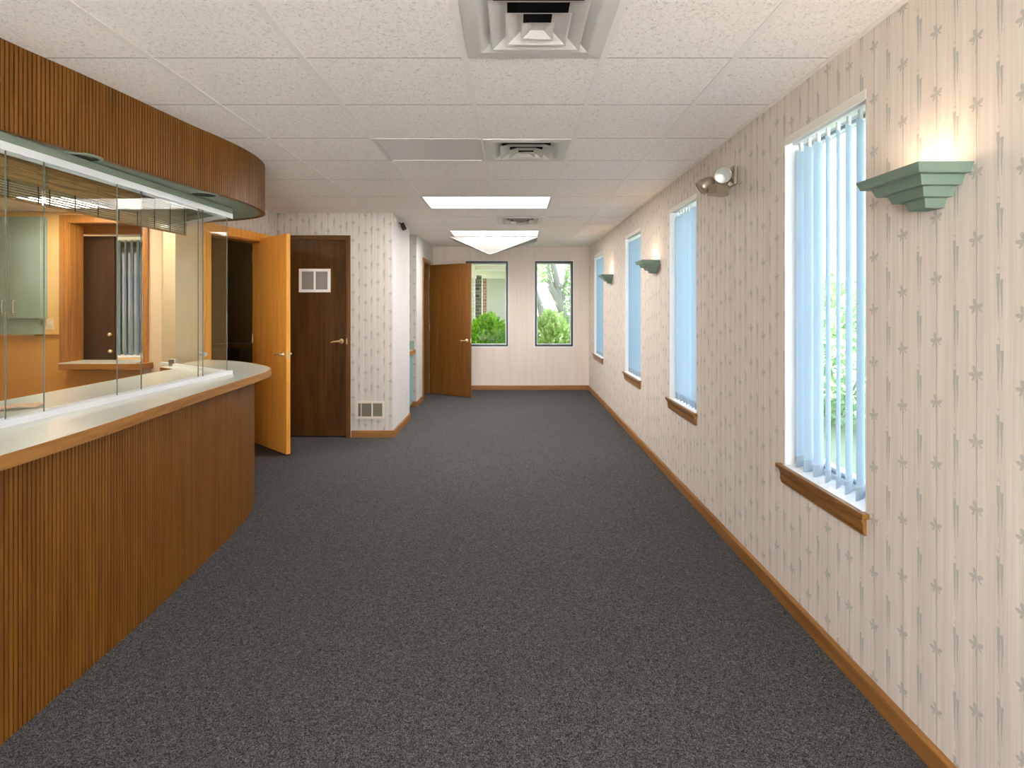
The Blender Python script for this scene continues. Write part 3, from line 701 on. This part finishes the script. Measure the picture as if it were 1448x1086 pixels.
obj('strike_plate', MB().box(fx(489.6, YP)+.004, fx(491.4, YP)+.004, YP-.017, YP-.014, hz-.03, hz+.03), M['brass'], d2)

def swing_door(name, label, hinge, free, z0, z1, th, mat, hz, lever=-1):
    hinge, free = Vector(hinge), Vector(free); d = free-hinge; w = d.length; rz = math.atan2(d.y, d.x)
    t = thing(name, label, 'door', (hinge.x, hinge.y, 0), rz, kind='structure')
    obj('door_slab', MB().box(0, w, 0, th, z0, z1), mat, t, local=True, bevel=.002)
    for s, y in ((-1, 0.0), (1, th)):
        m = MB().lathe((w-.062, y, hz), (0, s, 0), [(.027, 0), (.027, .006), (.012, .012), (.011, .040)], 20)
        m.tube([(w-.062, y+s*.036, hz), (w-.10, y+s*.040, hz), (w-.135, y+s*.038, hz-.004)], [.011, .009, .010], 10)
        m.sphere((w-.137, y+s*.038, hz-.004), .014, 12, 8)
        obj('lever_handle', m, M['brass'], t, local=True, label='brass lever handle')
    obj('latch_plate', MB().box(w, w+.002, th*.25, th*.75, hz-.035, hz+.03), M['brass'], t, local=True)
    for z in (.22, 1.02, 1.85):
        obj('hinge', MB().cyl((-.005, .002, z), (-.005, .002, z+.09), .006, n=8), M['brass'], t, local=True)
    return t
d1 = swing_door('door_1', 'golden oak door standing open beside the counter end', (-2.655, 5.225), (-2.112, 4.775), .012, 2.075, .040, M['oakdoor'], .945)
m = MB()
for dx, z in ((0, 1.66), (.003, 1.625), (-.004, 1.60), (.004, 1.55), (-.002, 1.515), (.01, 1.44)): m.box(.335+dx, .341+dx, -.0008, 0, z, z+.007)
obj('filled_hole', m, M['white'], d1, local=True)
# cased opening of the oak door
cas = thing('trim_2', 'light oak casing of the doorway beside the counter', 'door casing', (-2.58, 4.9, 0), kind='structure')
m = MB(); e = -nn*.016
def strip(m, p, q, z0, z1, off): m.prism([tuple(p-nn*off), tuple(q-nn*off), tuple(q+nn*.0), tuple(p+nn*.0)], z0, z1)
strip(m, PA - dn*.0, PB+dn*.06, 2.045, 2.125, .018); strip(m, PB, PB+dn*.06, 0, 2.045, .018)
obj('casing', m, M['oakdoor'], cas)
m = MB(); wseg(m, PA, PB, 2.03, 2.115, .13); wseg(m, PB-dn*.018, PB, 0, 2.03, .13); wseg(m, PA, PA+dn*.012, 0, 2.03, .13); obj('jamb', m, M['oak'], cas)
# far open brown door
d3 = swing_door('door_3', 'brown wood door standing open in front of the end window', (-1.325, 8.165), (-.648, 7.775), .012, 2.05, .040, M['darkdoor_b'], .87)
cas = thing('trim_3', 'oak casing around the far open doorway', 'door casing', (XA, 7.9, 0), kind='structure')
m = MB(); m.box(XA, XA+.016, D3Y0-.055, D3Y0, 0, D3Z+.055); m.box(XA, XA+.016, D3Y1, D3Y1+.055, 0, D3Z+.055); m.box(XA, XA+.016, D3Y0, D3Y1, D3Z, D3Z+.055); obj('casing', m, M['base_y'], cas)
m = MB(); m.box(XA-.12, XA, D3Y0, D3Y0+.015, 0, D3Z); m.box(XA-.12, XA, D3Y1-.015, D3Y1, 0, D3Z); m.box(XA-.12, XA, D3Y0, D3Y1, D3Z-.015, D3Z); obj('jamb', m, M['darkframe'], cas)
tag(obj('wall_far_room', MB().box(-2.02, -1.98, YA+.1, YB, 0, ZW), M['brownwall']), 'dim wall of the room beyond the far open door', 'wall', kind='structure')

# ------------------------------------------------------------------ alcove cabinet
t = thing('alcove_cabinet', 'narrow teal base cabinet with an oak-edged top in the far alcove', 'cabinet', (-1.66, 6.7, 0))
obj('body', MB().box(-1.97, -1.385, 6.34, 6.97, .09, .742), M['teal'], t)
obj('toe_kick', MB().box(-1.97, -1.43, 6.34, 6.97, 0, .09), M['black'], t)
dr = obj('door', MB().box(-1.385, -1.367, 6.35, 6.965, .075, .735), M['teal'], t, bevel=.002)
obj('handle', MB().tube([(-1.367, 6.62, .63), (-1.345, 6.63, .63), (-1.345, 6.70, .63), (-1.367, 6.71, .63)], [.005]*4), M['steel'], dr)
obj('countertop', MB().box(-1.97, -1.365, 6.335, 7.095, .745, .795), M['sage'], t); obj('oak_edge', MB().box(-1.365, -1.345, 6.335, 7.095, .745, .797), M['oak_y'], t)
m = MB().box(-1.97, -1.365, 7.095, 7.107, .795, .915); m.box(-1.978, -1.965, 6.335, 7.107, .797, .915); obj('backsplash', m, M['sage'], t)

# ------------------------------------------------------------------ reception counter
ZT, ZB = .945, .900
EDGE = catmull([(-1.56, YF+.02), (-1.556, -.5), (-1.556, .6), (-1.558, 1.2), (-1.561, 1.559), (-1.570, 1.85), (-1.598, 2.176), (-1.642, 2.65), (-1.672, 3.08), (-1.690, 3.33), (-1.722, 3.60), (-1.785, 3.77), (-1.904, 3.914), (-2.124, 4.11), (-2.366, 4.261), (-2.60, 4.34)], 10)
PAN = catmull([(-1.64, YF+.02), (-1.635, -.5), (-1.63, .6), (-1.628, 1.2), (-1.630, 1.63), (-1.632, 1.85), (-1.636, 2.129), (-1.652, 2.464), (-1.688, 2.851), (-1.718, 3.152), (-1.752, 3.36), (-1.80, 3.55), (-1.88, 3.72), (-2.02, 3.88), (-2.22, 4.03), (-2.45, 4.13), (-2.62, 4.17)], 10)
t = thing('reception_counter', 'long curved reception counter with reeded oak front and pale green top', 'counter', (-1.9, 2.5, 0))
obj('fluted_panel', fluted(PAN, .0158, .010, 0, ZB), M['flute'], t, label='reeded oak front')
INNER = [(-2.62, 4.05), (-2.62, 3.81), (-2.45, 3.70), (-2.45, YF+.02)]
top = [(p.x, p.y) for p in EDGE] + INNER
n0 = normals(EDGE, 1)
inset = [(p.x - n.x*.004, p.y - n.y*.004) for p, n in zip(EDGE, n0)] + INNER
obj('countertop', MB().prism(inset, ZB, ZT), M['laminate'], t, bevel=.0015, label='pale green laminate top')
m = MB(); E = EDGE; n = len(E)
o_ = [p + q*.006 for p, q in zip(E, n0)]
vs = [(p.x,p.y,z) for z in (ZB-.002, ZT-.001) for p in o_] + [(p.x-q.x*.0035,p.y-q.y*.0035,z) for z in (ZB-.002, ZT-.001) for p, q in zip(E, n0)]
fs = [(i,i+1,n+i+1,n+i) for i in range(n-1)] + [(n+i,n+i+1,3*n+i+1,3*n+i) for i in range(n-1)] + [(i,2*n+i,2*n+i+1,i+1) for i in range(n-1)]
m.add(vs, fs, False); obj('oak_edge_band', m, M['oak_y'], t, label='oak edge band')
m = MB(); m.prism([(-2.62, 3.81), (-2.45, 3.70), (-2.45, 3.692), (-2.62, 3.802)], ZB-.002, ZT-.001); m.box(-2.458, -2.450, YF+.02, 3.70, ZB-.002, ZT-.001); obj('oak_inner_band', m, M['oak_y'], t)
m = MB().box(-2.40, -2.36, YF+.02, 3.3, 0, ZB); m.prism([(-2.55, 3.80), (-2.40, 3.70), (-2.38, 3.74), (-2.53, 3.84)], 0, ZB); obj('support_panel', m, M['tan_low'], t)

# ------------------------------------------------------------------ soffit with downlights
ZS, TT = 2.05, 2.015
SOF = catmull([(-1.85, YF+.02), (-1.86, -.6), (-1.875, .5), (-1.888, 1.15), (-1.89, 1.55), (-1.882, 1.885), (-1.832, 2.17), (-1.793, 2.455), (-1.752, 2.77), (-1.708, 3.0), (-1.685, 3.21), (-1.692, 3.40), (-1.735, 3.58), (-1.83, 3.74), (-2.05, 3.88), (-2.4, 4.0), (-2.66, 4.05)], 10)
t = thing('reception_soffit', 'curved soffit faced with reeded oak hanging over the counter', 'soffit', (-2.1, 2.5, ZS))
obj('fluted_fascia', fluted(SOF, .0158, .010, ZS, CEIL-.001, .02), M['flute'], t, label='reeded oak fascia')
ns = normals(SOF, 1)
und = [(p.x-n.x*.014, p.y-n.y*.014) for p, n in zip(SOF, ns)] + [(-2.66, YF+.02)]
obj('underside', MB().prism(und, ZS+.003, ZS+.02), M['sage_dark'], t, label='sage painted underside')
obj('inner_face', MB().box(-2.66, -2.63, YF+.02, 3.98, ZS+.003, CEIL-.001), M['tan_up'], t)
for (x, y, r), lab in zip(((-1.880, 2.235, .074), (-1.800, 2.985, .076), (-2.20, 3.775, .070)), ('recessed can light in the soffit above the middle of the counter', 'recessed can light in the soffit near the end of the glass', 'recessed can light in the soffit behind the end of the glass')):
    dl = thing('recessed_downlight', lab, 'downlight', (x, y, ZS), group='recessed lights in the soffit')
    obj('trim_ring', MB().lathe((x, y, ZS+.003), (0, 0, -1), [(r, 0), (r*.97, .006), (r*.80, .008), (r*.76, .004)], 36), M['sage_dark'], dl)
    obj('baffle', MB().lathe((x, y, ZS-.0025), (0, 0, 1), [(r*.78, 0), (r*.70, .002), (r*.3, .003), (1e-4, .0035)], 36), M['black'], dl)

# ------------------------------------------------------------------ glass screen
G0, G1 = Vector((-1.995, YF+.03)), Vector((-1.902, 3.43)); GR = Vector((-2.72, 3.97))
def gl(y): return G0 + (G1-G0)*((y-G0.y)/(G1.y-G0.y))
def gx_to(x):      # where the line of sight through column x meets the screen line
    k = (x-CX)/F; d = G1-G0; s = (k*G0.y-G0.x)/(d.x-k*d.y); return G0 + d*s
t = thing('glass_screen', 'sliding glass screen in white tracks standing on the counter', 'glass screen', (-1.95, 2.0, ZT))
m = MB().slabline(G0, G1, .055, ZT, ZT+.012); m.slabline(G0+Vector((.024, 0)), G1+Vector((.024, 0)), .006, ZT+.012, ZT+.026); m.slabline(G0-Vector((.024, 0)), G1-Vector((.024, 0)), .006, ZT+.012, ZT+.026); m.slabline(G0, G1, .006, ZT+.012, ZT+.024)
m.slabline(G1 + Vector((-.03, .02)), GR, .03, ZT, ZT+.02)
obj('bottom_track', m, M['alu'], t, label='white bottom track')
m = MB().slabline(G0, G1, .052, TT, ZS-.001); m.slabline(G1 + Vector((-.03, .02)), GR, .03, TT, ZS-.001)
obj('mounting_strip', m, M['sage_dark'], t, label='sage painted mounting strip')
m = MB().slabline(G0, G1, .055, TT-.012, TT); m.slabline(G0+Vector((.025, 0)), G1+Vector((.025, 0)), .005, TT-.032, TT-.012); m.slabline(G0-Vector((.025, 0)), G1-Vector((.025, 0)), .005, TT-.032, TT-.012)
m.slabline(G1 + Vector((-.03, .02)), GR, .03, TT-.022, TT)
obj('top_track', m, M['alu'], t, label='white top track')
FR, BK = Vector((.012, 0)), Vector((-.012, 0))
for p, q, o in ((Vector((-1.99, -1.0)), gx_to(58), FR), (gx_to(12), gx_to(203), BK), (gx_to(162), gx_to(284), FR), (gx_to(283), gx_to(323.3), BK)):
    gp = obj('glass_pane', MB().slabline(p+o, q+o, .005, ZT+.013, TT-.013), M['glass'], t)
    e = q
    obj('pane_edge', MB().slabline(e+o-Vector((0, .0006)), e+o+Vector((0, .0006)), .0054, ZT+.013, TT-.013), M['gedge'], gp)
    if p.y > 1.0: obj('pane_edge', MB().slabline(p+o-Vector((0, .0006)), p+o+Vector((0, .0006)), .0054, ZT+.013, TT-.013), M['gedge'], gp)
obj('return_pane', MB().slabline(G1+Vector((-.03, .025)), GR, .005, ZT+.018, TT-.02), M['glass_r'], t)
q = gx_to(289.5); obj('pane_lock', MB().cyl((q.x-.03, q.y, 1.10), (q.x+.008, q.y, 1.10), .013, n=14), M['steel'], t)
q = G1.lerp(GR, .8); obj('corner_clip', MB().box(q.x-.03, q.x+.02, q.y-.02, q.y+.02, ZT, ZT+.055), M['steel'], t, bevel=.004)

# ------------------------------------------------------------------ woven shades inside the glass
def shade(y0, y1, yv, label, sx):
    t = thing('woven_shade', label, 'window shade', (-2.02, (y0+y1)/2, 1.83), group='woven shades behind the glass screen')
    xx = lambda y: gl(y).x - .075
    def sticks(z0, z1, pitch, h, ya, yb, off):
        m = MB(); n = int((z1-z0)/pitch)
        for i in range(n):
            z = z0 + i*pitch; e = random.uniform(-.004, .004)
            m.slabline((xx(ya)-off, ya+e), (xx(yb)-off, yb+e), .0016, z, z+h*random.uniform(.85, 1.1))
        return m
    obj('matchstick_panel', sticks(1.83, 2.012,   .0104, .0082, y0, y1, 0), M['bamboo'], t, label='olive matchstick panel')
    obj('valance', sticks(1.90, 2.012, .0098, .0084, y0, yv, -.012), M['bamboo_d'], t, label='brown woven valance')
    m = MB(); k = int((y1-y0)/.125)
    for i in range(k+1):
        y = y0 + .02 + i*(y1-y0-.04)/k; m.slabline((xx(y)+.002, y-.002), (xx(y)+.002, y+.002), .003, 1.828, 2.012)
    obj('weft_cord', m, M['cord'], t)
    obj('hem_rod', MB().slabline((xx(y0), y0), (xx(y1), y1), .006, 1.824, 1.832), M['bamboo_d'], t)
    obj('headrail', MB().slabline((xx(y0), y0), (xx(y1), y1), .02, 2.008, 2.017), M['bamboo_d'], t)
ya = gx_to(62).y*1.035; yb = gx_to(281).y
shade(.6, ya, ya, 'woven brown shade in front of the green office cabinet', 0)
shade(ya+.012, yb, gx_to(203).y*1.03, 'long woven olive shade reaching to the end of the glass', 1)

# ------------------------------------------------------------------ office
t = thing('upper_cabinet', 'sage green wall cabinet with two doors behind the glass', 'cabinet', (-5.2, YO-.03, 1.12))
cx1 = fx(58, YO-.075); cxm = fx(12.3, YO-.08); cx0 = cxm - (cx1-cxm) - .1
zc0 = fz(450.5, YO-.08)
obj('body', MB().box(cx0, cx1, YO-.060, YO, zc0, 2.33), M['sage'], t)
obj('light_rail', MB().box(cx0, cx1-.045, YO-.050, YO, fz(472.5, YO-.05), zc0), M['sage'], t)
for a, b, hxx in ((cx0+.003, cxm-.002, fx(6, YO-.08)), (cxm+.002, cx1-.002, fx(21.5, YO-.08))):
    d = obj('door', MB().box(a, b, YO-.080, YO-.062, zc0+.002, 2.325), M['sage'], t, bevel=.002)
    z1, z2 = fz(425, YO-.09), fz(442, YO-.09)
    obj('handle', MB().tube([(hxx, YO-.080, z1), (hxx, YO-.105, z1), (hxx, YO-.105, z2), (hxx, YO-.080, z2)], [.005]*4), M['steel'], d)
    obj('lock', MB().cyl((hxx-.012, YO-.088, z2-.02), (hxx-.012, YO-.079, z2-.02), .009, n=12), M['steel'], d)
t = thing('light_switch', 'beige switch plate on the office wall between cabinet and pass-through', 'light switch', (fx(70.5, YO), YO, 1.2))
sx0, sx1, sz0, sz1 = fx(65.5, YO), fx(76, YO), fz(466, YO), fz(450.5, YO)
obj('plate', MB().box(sx0, sx1, YO-.007, YO, sz0, sz1), M['beige_plastic'], t, bevel=.002)
for k in (.33, .67): obj('toggle', MB().box(sx0+(sx1-sx0)*k-.005, sx0+(sx1-sx0)*k+.005, YO-.018, YO-.007, (sz0+sz1)/2-.010, (sz0+sz1)/2+.012), M['beige_plastic'], t)
m = MB().box(fx(50, YO), fx(86, YO), YO-.014, YO, fz(475.5, YO), fz(472.5, YO)); tag(obj('trim_4', m, M['oak_x']), 'thin oak strip dividing the two tan tones of the office wall', 'wall strip', kind='structure')
w = thing('window_7', 'oak framed pass-through opening in the office wall', 'pass-through window', ((OX0+OX1)/2, YO, OZ0), kind='structure')
m = MB(); cw = .094
m.box(OX0-cw, OX0, YO-.018, YO, OZ0, OZ1+cw*.85); m.box(OX1, OX1+cw*.6, YO-.018, YO, OZ0, OZ1+cw*.85); m.box(OX0, OX1, YO-.018, YO, OZ1, OZ1+cw*.85)
m.box(OX0-cw*.5, OX0-cw*.42, YO-.024, YO, OZ0, OZ1+cw*.4)
obj('casing', m, M['oak'], w, bevel=.003)
m = MB(); m.box(OX0, OX0+.006, YO, YO+.17, OZ0, OZ1); m.box(OX1-.006, OX1, YO, YO+.17, OZ0, OZ1); m.box(OX0, OX1, YO, YO+.17, OZ1-.006, OZ1); obj('jamb', m, M['oak'], w)
obj('sill', MB().box(fx(82.3, 5.23), fx(200.5, 5.23), 5.23, YO+.17, .745, .806), M['oak_x'], w, bevel=.004)
obj('sill_top', MB().box(OX0+.008, OX1-.008, 5.26, YO+.18, .806, .812), M['laminate'], w, label='pale green sill top')
d4 = thing('door_4', 'dark brown door slab seen through the pass-through', 'door', (-4.7, 5.76, 0), kind='structure')
obj('door_slab', MB().box(fx(100, 5.76), fx(161.6, 5.76), 5.76, 5.80, .01, fz(334, 5.76)), M['espresso'], d4)
for px, py in ((155.5, 473), (156.5, 497)):
    obj('knob', MB().sphere((fx(px, 5.74), 5.735, fz(py, 5.74)), .022, 14, 10).cyl((fx(px, 5.74), 5.74, fz(py, 5.74)), (fx(px, 5.74), 5.76, fz(py, 5.74)), .010, n=10), M['brass'], d4)
tag(obj('trim_5', MB().box(fx(117, 5.74), fx(206, 5.74), 5.72, 5.80, fz(331, 5.74), fz(318.5, 5.74)), M['oak_x']), 'light oak head board above the dark door in the pass-through', 'head board', kind='structure')
w = thing('window_8', 'rear office window with greenery behind slats, seen through the pass-through', 'window', ((OWX0+OWX1)/2, OWY, OWZ0), kind='structure')
m = MB(); g = .04; a, b = OWX0, OWX1
m.box(a, a+g, OWY+.04, OWY+.10, OWZ0, OWZ1); m.box(b-g, b, OWY+.04, OWY+.10, OWZ0, OWZ1); m.box(a+g, b-g, OWY+.04, OWY+.10, OWZ0, OWZ0+g); m.box(a+g, b-g, OWY+.04, OWY+.10, OWZ1-g, OWZ1); obj('window_frame', m, M['white'], w)
obj('glass_pane', MB().box(a+g, b-g, OWY+.068, OWY+.072, OWZ0+g, OWZ1-g), M['pane'], w)
bl = thing('vertical_blind', 'grey-blue vertical slats in the window seen through the pass-through', 'vertical blind', ((a+b)/2, OWY-.05, .68), group='vertical blind in the rear office')
obj('headrail', MB().box(a-.03, b+.03, OWY-.075, OWY-.03, 2.33, 2.375), M['white'], bl)
for i in range(8):
    x = a + .01 + i*(b-a-.02)/7; ang = R(-12 + random.uniform(-6, 6)); d = Vector((math.cos(ang), math.sin(ang)))*.020
    v = obj('vane', MB().slabline((x-d.x, OWY-.055-d.y), (x+d.x, OWY-.055+d.y), .0016, .70, 2.33), M['vane_dark'], bl)
# shelf and hook in the dim back room
t = thing('wall_shelf', 'plain brown wood shelf in the dim room behind the oak door', 'shelf', (-3.55, 6.55, .83))
obj('board', MB().box(-3.75, -2.95, 6.40, 6.73, fz(492.5, 6.4), fz(486.5, 6.4)), M['oak_x'], t)
obj('bracket', MB().box(-3.62, -3.60, 6.45, 6.73, .72, .86), M['brownwall'], t)
tag(obj('peach_paper', (lambda m: (m.add([(-2.255, 2.17, ZT+.002), (-2.16, 2.235, ZT+.014), (-2.115, 2.27, ZT+.004), (-2.115, 2.32, ZT+.020), (-2.17, 2.36, ZT+.006), (-2.22, 2.30, ZT+.016), (-2.30, 2.28, ZT+.003), (-2.19, 2.28, ZT+.022)],
    [(0,1,7),(1,2,7),(2,3,7),(3,4,7),(4,5,7),(5,6,7),(6,0,7)]), m)[-1])(MB()), M['peach']), 'crumpled peach paper lying on the counter behind the glass', 'paper')

# ------------------------------------------------------------------ outdoors
tag(obj('ground', MB().box(-40, 40, YF-40, 60, -.30, -.14), M['grass']), 'green lawn outside the windows', 'ground', kind='structure')
M['concrete'] = plain('pale_concrete', (.76, .745, .725), .9)  # pale so that the added slabs reflect daylight upward
tag(obj('bounce_path', MB().box(XR+T+.02, 2.62, YF-3, YB+2, -.16, -.10), M['concrete']), 'hidden pale slab outside the window wall, added to bounce daylight up', 'bounce_path', kind='structure')  # added reflector, hidden below the sightline through the windows
tag(obj('bounce_forecourt', MB().box(-9, 7, YF-12, YF-T-.02, -.16, -.09), M['concrete']), 'unseen pale slab outside the added window, bounces daylight onto the ceiling', 'bounce_forecourt', kind='structure')  # added reflector out of view, throws daylight up to the ceiling
def bush(name, c, rad, n, leaf, mat, label, cat='shrub', seed=1, zmin=-.14):
    rn = random.Random(seed)
    t = thing(name, label, cat, (c[0], c[1], -.14))
    m = MB(); c = Vector(c)
    for _ in range(n):
        d = Vector((rn.gauss(0, 1), rn.gauss(0, 1), rn.gauss(0, 1))).normalized()
        k = rn.uniform(.55, 1.0)**.5 * (1 + .16*mnoise.noise(d*2.3 + Vector((seed, 0, 0))))
        p = c + Vector((d.x*rad[0], d.y*rad[1], d.z*rad[2]))*k
        if p.z < zmin: continue
        u = (d + Vector((rn.uniform(-1, 1), rn.uniform(-1, 1), rn.uniform(-.3, 1)))*.8).normalized(); w = u.orthogonal().normalized()
        w = (Matrix.Rotation(rn.uniform(0, 6.28), 3, u) @ w); s = leaf*rn.uniform(.6, 1.25); h = u.cross(w)*.3
        m.add([p, p+u*s*.5+w*s*.28+h*s*.2, p+u*s, p+u*s*.5-w*s*.28+h*s*.2], [(0,1,2,3)])
    obj('foliage', m, mat, t)
    m = MB()
    for _ in range(6):
        q = c + Vector((rn.uniform(-.5, .5)*rad[0], rn.uniform(-.5, .5)*rad[1], rad[2]*.3)); m.tube([(c.x, c.y, -.16), ((c.x+q.x)/2, (c.y+q.y)/2, (q.z)/2), tuple(q)], [.02, .015, .008], 6)
    obj('stem', m, M['bark'], t)
    return t
bush('garden_shrub', (-.48, 9.75, .50), (.46, .42, .69), 4200, .10, M['leaf_g'], 'bright green rounded shrub outside the half-hidden end window', seed=3)
bush('garden_shrub', (.72, 9.80, .50), (.42, .42, .72), 1900, .16, M['leaf_y'], 'pale sunlit shrub below the grey tree outside the end window', seed=5)
bush('garden_shrub', (4.6, 7.2, .7), (1.0, 2.2, 1.1), 6000, .13, M['leaf_s'], 'soft green shrub outside the closest side window, seen between slats', seed=8)
bush('garden_shrub', (4.9, 12.2, .6), (1.1, 2.0, 1.0), 3500, .15, M['leaf_s'], 'soft green shrub outside the side windows farther along', seed=9)
bush('garden_shrub', (-8.3, 10.6, 1.0), (1.6, .9, 1.9), 6000, .15, M['leaf_y'], 'leafy green shrub behind the slats of the rear office window', seed=11)
# tree outside the second end window
def tp(x, y, Y): return Vector((fx(x, Y), Y, fz(y, Y)))
t = thing('garden_tree', 'grey forked tree outside the end window next to the side wall', 'tree', (1.38, 12, -.14))
Yt = 12.0
m = MB(); m.tube([Vector((1.42, Yt, -.16)), tp(806, 490, Yt), tp(801, 462, Yt), tp(795, 440, Yt), tp(786, 418, Yt), tp(777, 403, Yt)], [.16, .12, .105, .10, .10, .085], 12)
m.tube([tp(790, 428, Yt), tp(779, 402, Yt), tp(775, 385, Yt), tp(772, 360, Yt)], [.08, .07, .06, .05], 10)
m.tube([tp(797, 443, Yt), tp(791, 420, Yt), tp(787, 396, Yt), tp(780, 365, Yt)], [.085, .08, .075, .07], 10)
m.tube([tp(797, 440, Yt), tp(797, 415, Yt), tp(800, 395, Yt), tp(806, 365, Yt)], [.05, .05, .045, .03], 10)
m.sphere(tp(792, 405, Yt-.03), .075, 12, 8)
obj('trunk', m, M['bark'], t)
m = MB(); rn = random.Random(4)
for _ in range(1500):
    k = rn.random()
    if k < .55: p = tp(rn.gauss(806, 4), rn.uniform(362, 460), Yt + rn.uniform(-.4, .6))
    else: p = tp(rn.gauss(766, 9), rn.uniform(355, 400), Yt + rn.uniform(-.4, .6))
    u = Vector((rn.uniform(-1, 1), rn.uniform(-1, 1), rn.uniform(-1, 1))).normalized(); w = u.orthogonal().normalized(); s = rn.uniform(.05, .10)
    m.add([p, p+u*s*.5+w*s*.3, p+u*s, p+u*s*.5-w*s*.3], [(0,1,2,3)])
obj('leaf_clusters', m, M['leaf_s'], t)
t = thing('garden_tree', 'slanted bare grey trunk low behind the pale shrub', 'tree', (.9, 14, -.14)); Yt = 14.0
m = MB(); m.tube([tp(772, 500, Yt), tp(768, 455, Yt), tp(764, 432, Yt), tp(756, 412, Yt), tp(745, 395, Yt)], [.12, .10, .09, .085, .07], 10); m.v[0] = m.v[0]
m.tube([Vector((fx(772, Yt), Yt, -.16)), tp(772, 500, Yt)], [.13, .12], 10); obj('trunk', m, M['bark'], t)
# covered porch
t = thing('porch', 'covered porch with pale siding outside the half-hidden end window', 'porch', (-1.5, 13, -.14))
m = MB().box(-3.5, -.02, 15.0, 15.15, -.14, 2.25)
for i in range(14): m.box(-1.6+i*.12, -1.588+i*.12, 14.985, 15.0, -.14, 2.2)
obj('siding', m, M['siding'], t)
m = MB().box(-3.5, .02, 8.95, 15.15, 2.20, 2.34)
for y in (10.2, 11.8, 13.4): m.box(-.9, 0, y, y+.12, 2.12, 2.20)
obj('porch_roof', m, M['porchwhite'], t); obj('fascia', MB().box(.02, .06, 8.95, 15.2, 2.08, 2.36), M['porchwhite'], t)
obj('brick_pier', MB().box(-.98, -.76, 10.2, 10.42, -.14, 1.95), M['brick_w'], t, label='white brick pier')
obj('brick_pier', MB().box(-.93, -.675, 10.9, 11.15, -.14, 2.05), M['brick_d'], t, label='dark brick pier')
obj('brick_pier', MB().box(-.77, -.655, 12.7, 12.9, -.14, 2.08), M['brick_r'], t, label='red brick pier')
m = MB().box(-1.0, -.74, 10.15, 10.45, 1.95, 2.2); m.box(-.80, -.715, 12.1, 12.2, -.14, 2.2); m.box(-.88, -.68, 12.65, 12.95, 2.08, 2.2); obj('white_post', m, M['porchwhite'], t)

# ------------------------------------------------------------------ daylight, camera, colour management
sc = bpy.context.scene
wd = bpy.data.worlds.new('daylight'); sc.world = wd; wd.use_nodes = True; nt = wd.node_tree; nt.nodes.clear()
out = nt.nodes.new('ShaderNodeOutputWorld'); bg = nt.nodes.new('ShaderNodeBackground')
tc = nt.nodes.new('ShaderNodeTexCoord'); z = sep(nt, tc.outputs['Generated'])[2]
nt.links.new(ramp(nt, z, [(0.0, (1, 1, 1.0)), (.3, (.90, .95, 1.0)), (.8, (.62, .78, 1.0))]), bg.inputs[0]); bg.inputs[1].default_value = 2.2
nt.links.new(bg.outputs[0], out.inputs[0])
sd = bpy.data.lights.new('sun', 'SUN'); sd.energy = 17.0; sd.angle = R(1.5); sd.color = (1, .95, .87)
so = bpy.data.objects.new('sun', sd); COL.objects.link(so); so.rotation_euler = Vector((.72, -.10, -.70)).to_track_quat('-Z', 'Y').to_euler(); so.location = (-8, -5, 10)
cd = bpy.data.cameras.new('camera'); cam = bpy.data.objects.new('camera', cd); COL.objects.link(cam)
cam.location = (0, 0, HC); cam.rotation_euler = (R(90), 0, 0); cd.sensor_width = 36; cd.lens = 36*F/1448
cd.shift_x = (724-CX)/1448; cd.shift_y = (CY-543)/1448; cd.clip_start = .02; cd.clip_end = 200
sc.camera = cam
sc.view_settings.view_transform = 'Standard'; sc.view_settings.look = 'None'; sc.view_settings.gamma = 1
sc.view_settings.use_curve_mapping = False; sc.view_settings.exposure = 2.5
sc.cycles.use_denoising = True; sc.cycles.max_bounces = 10; sc.cycles.diffuse_bounces = 6; sc.cycles.glossy_bounces = 5
sc.cycles.transparent_max_bounces = 24; sc.cycles.sample_clamp_indirect = 6; sc.cycles.caustics_reflective = False; sc.cycles.caustics_refractive = False
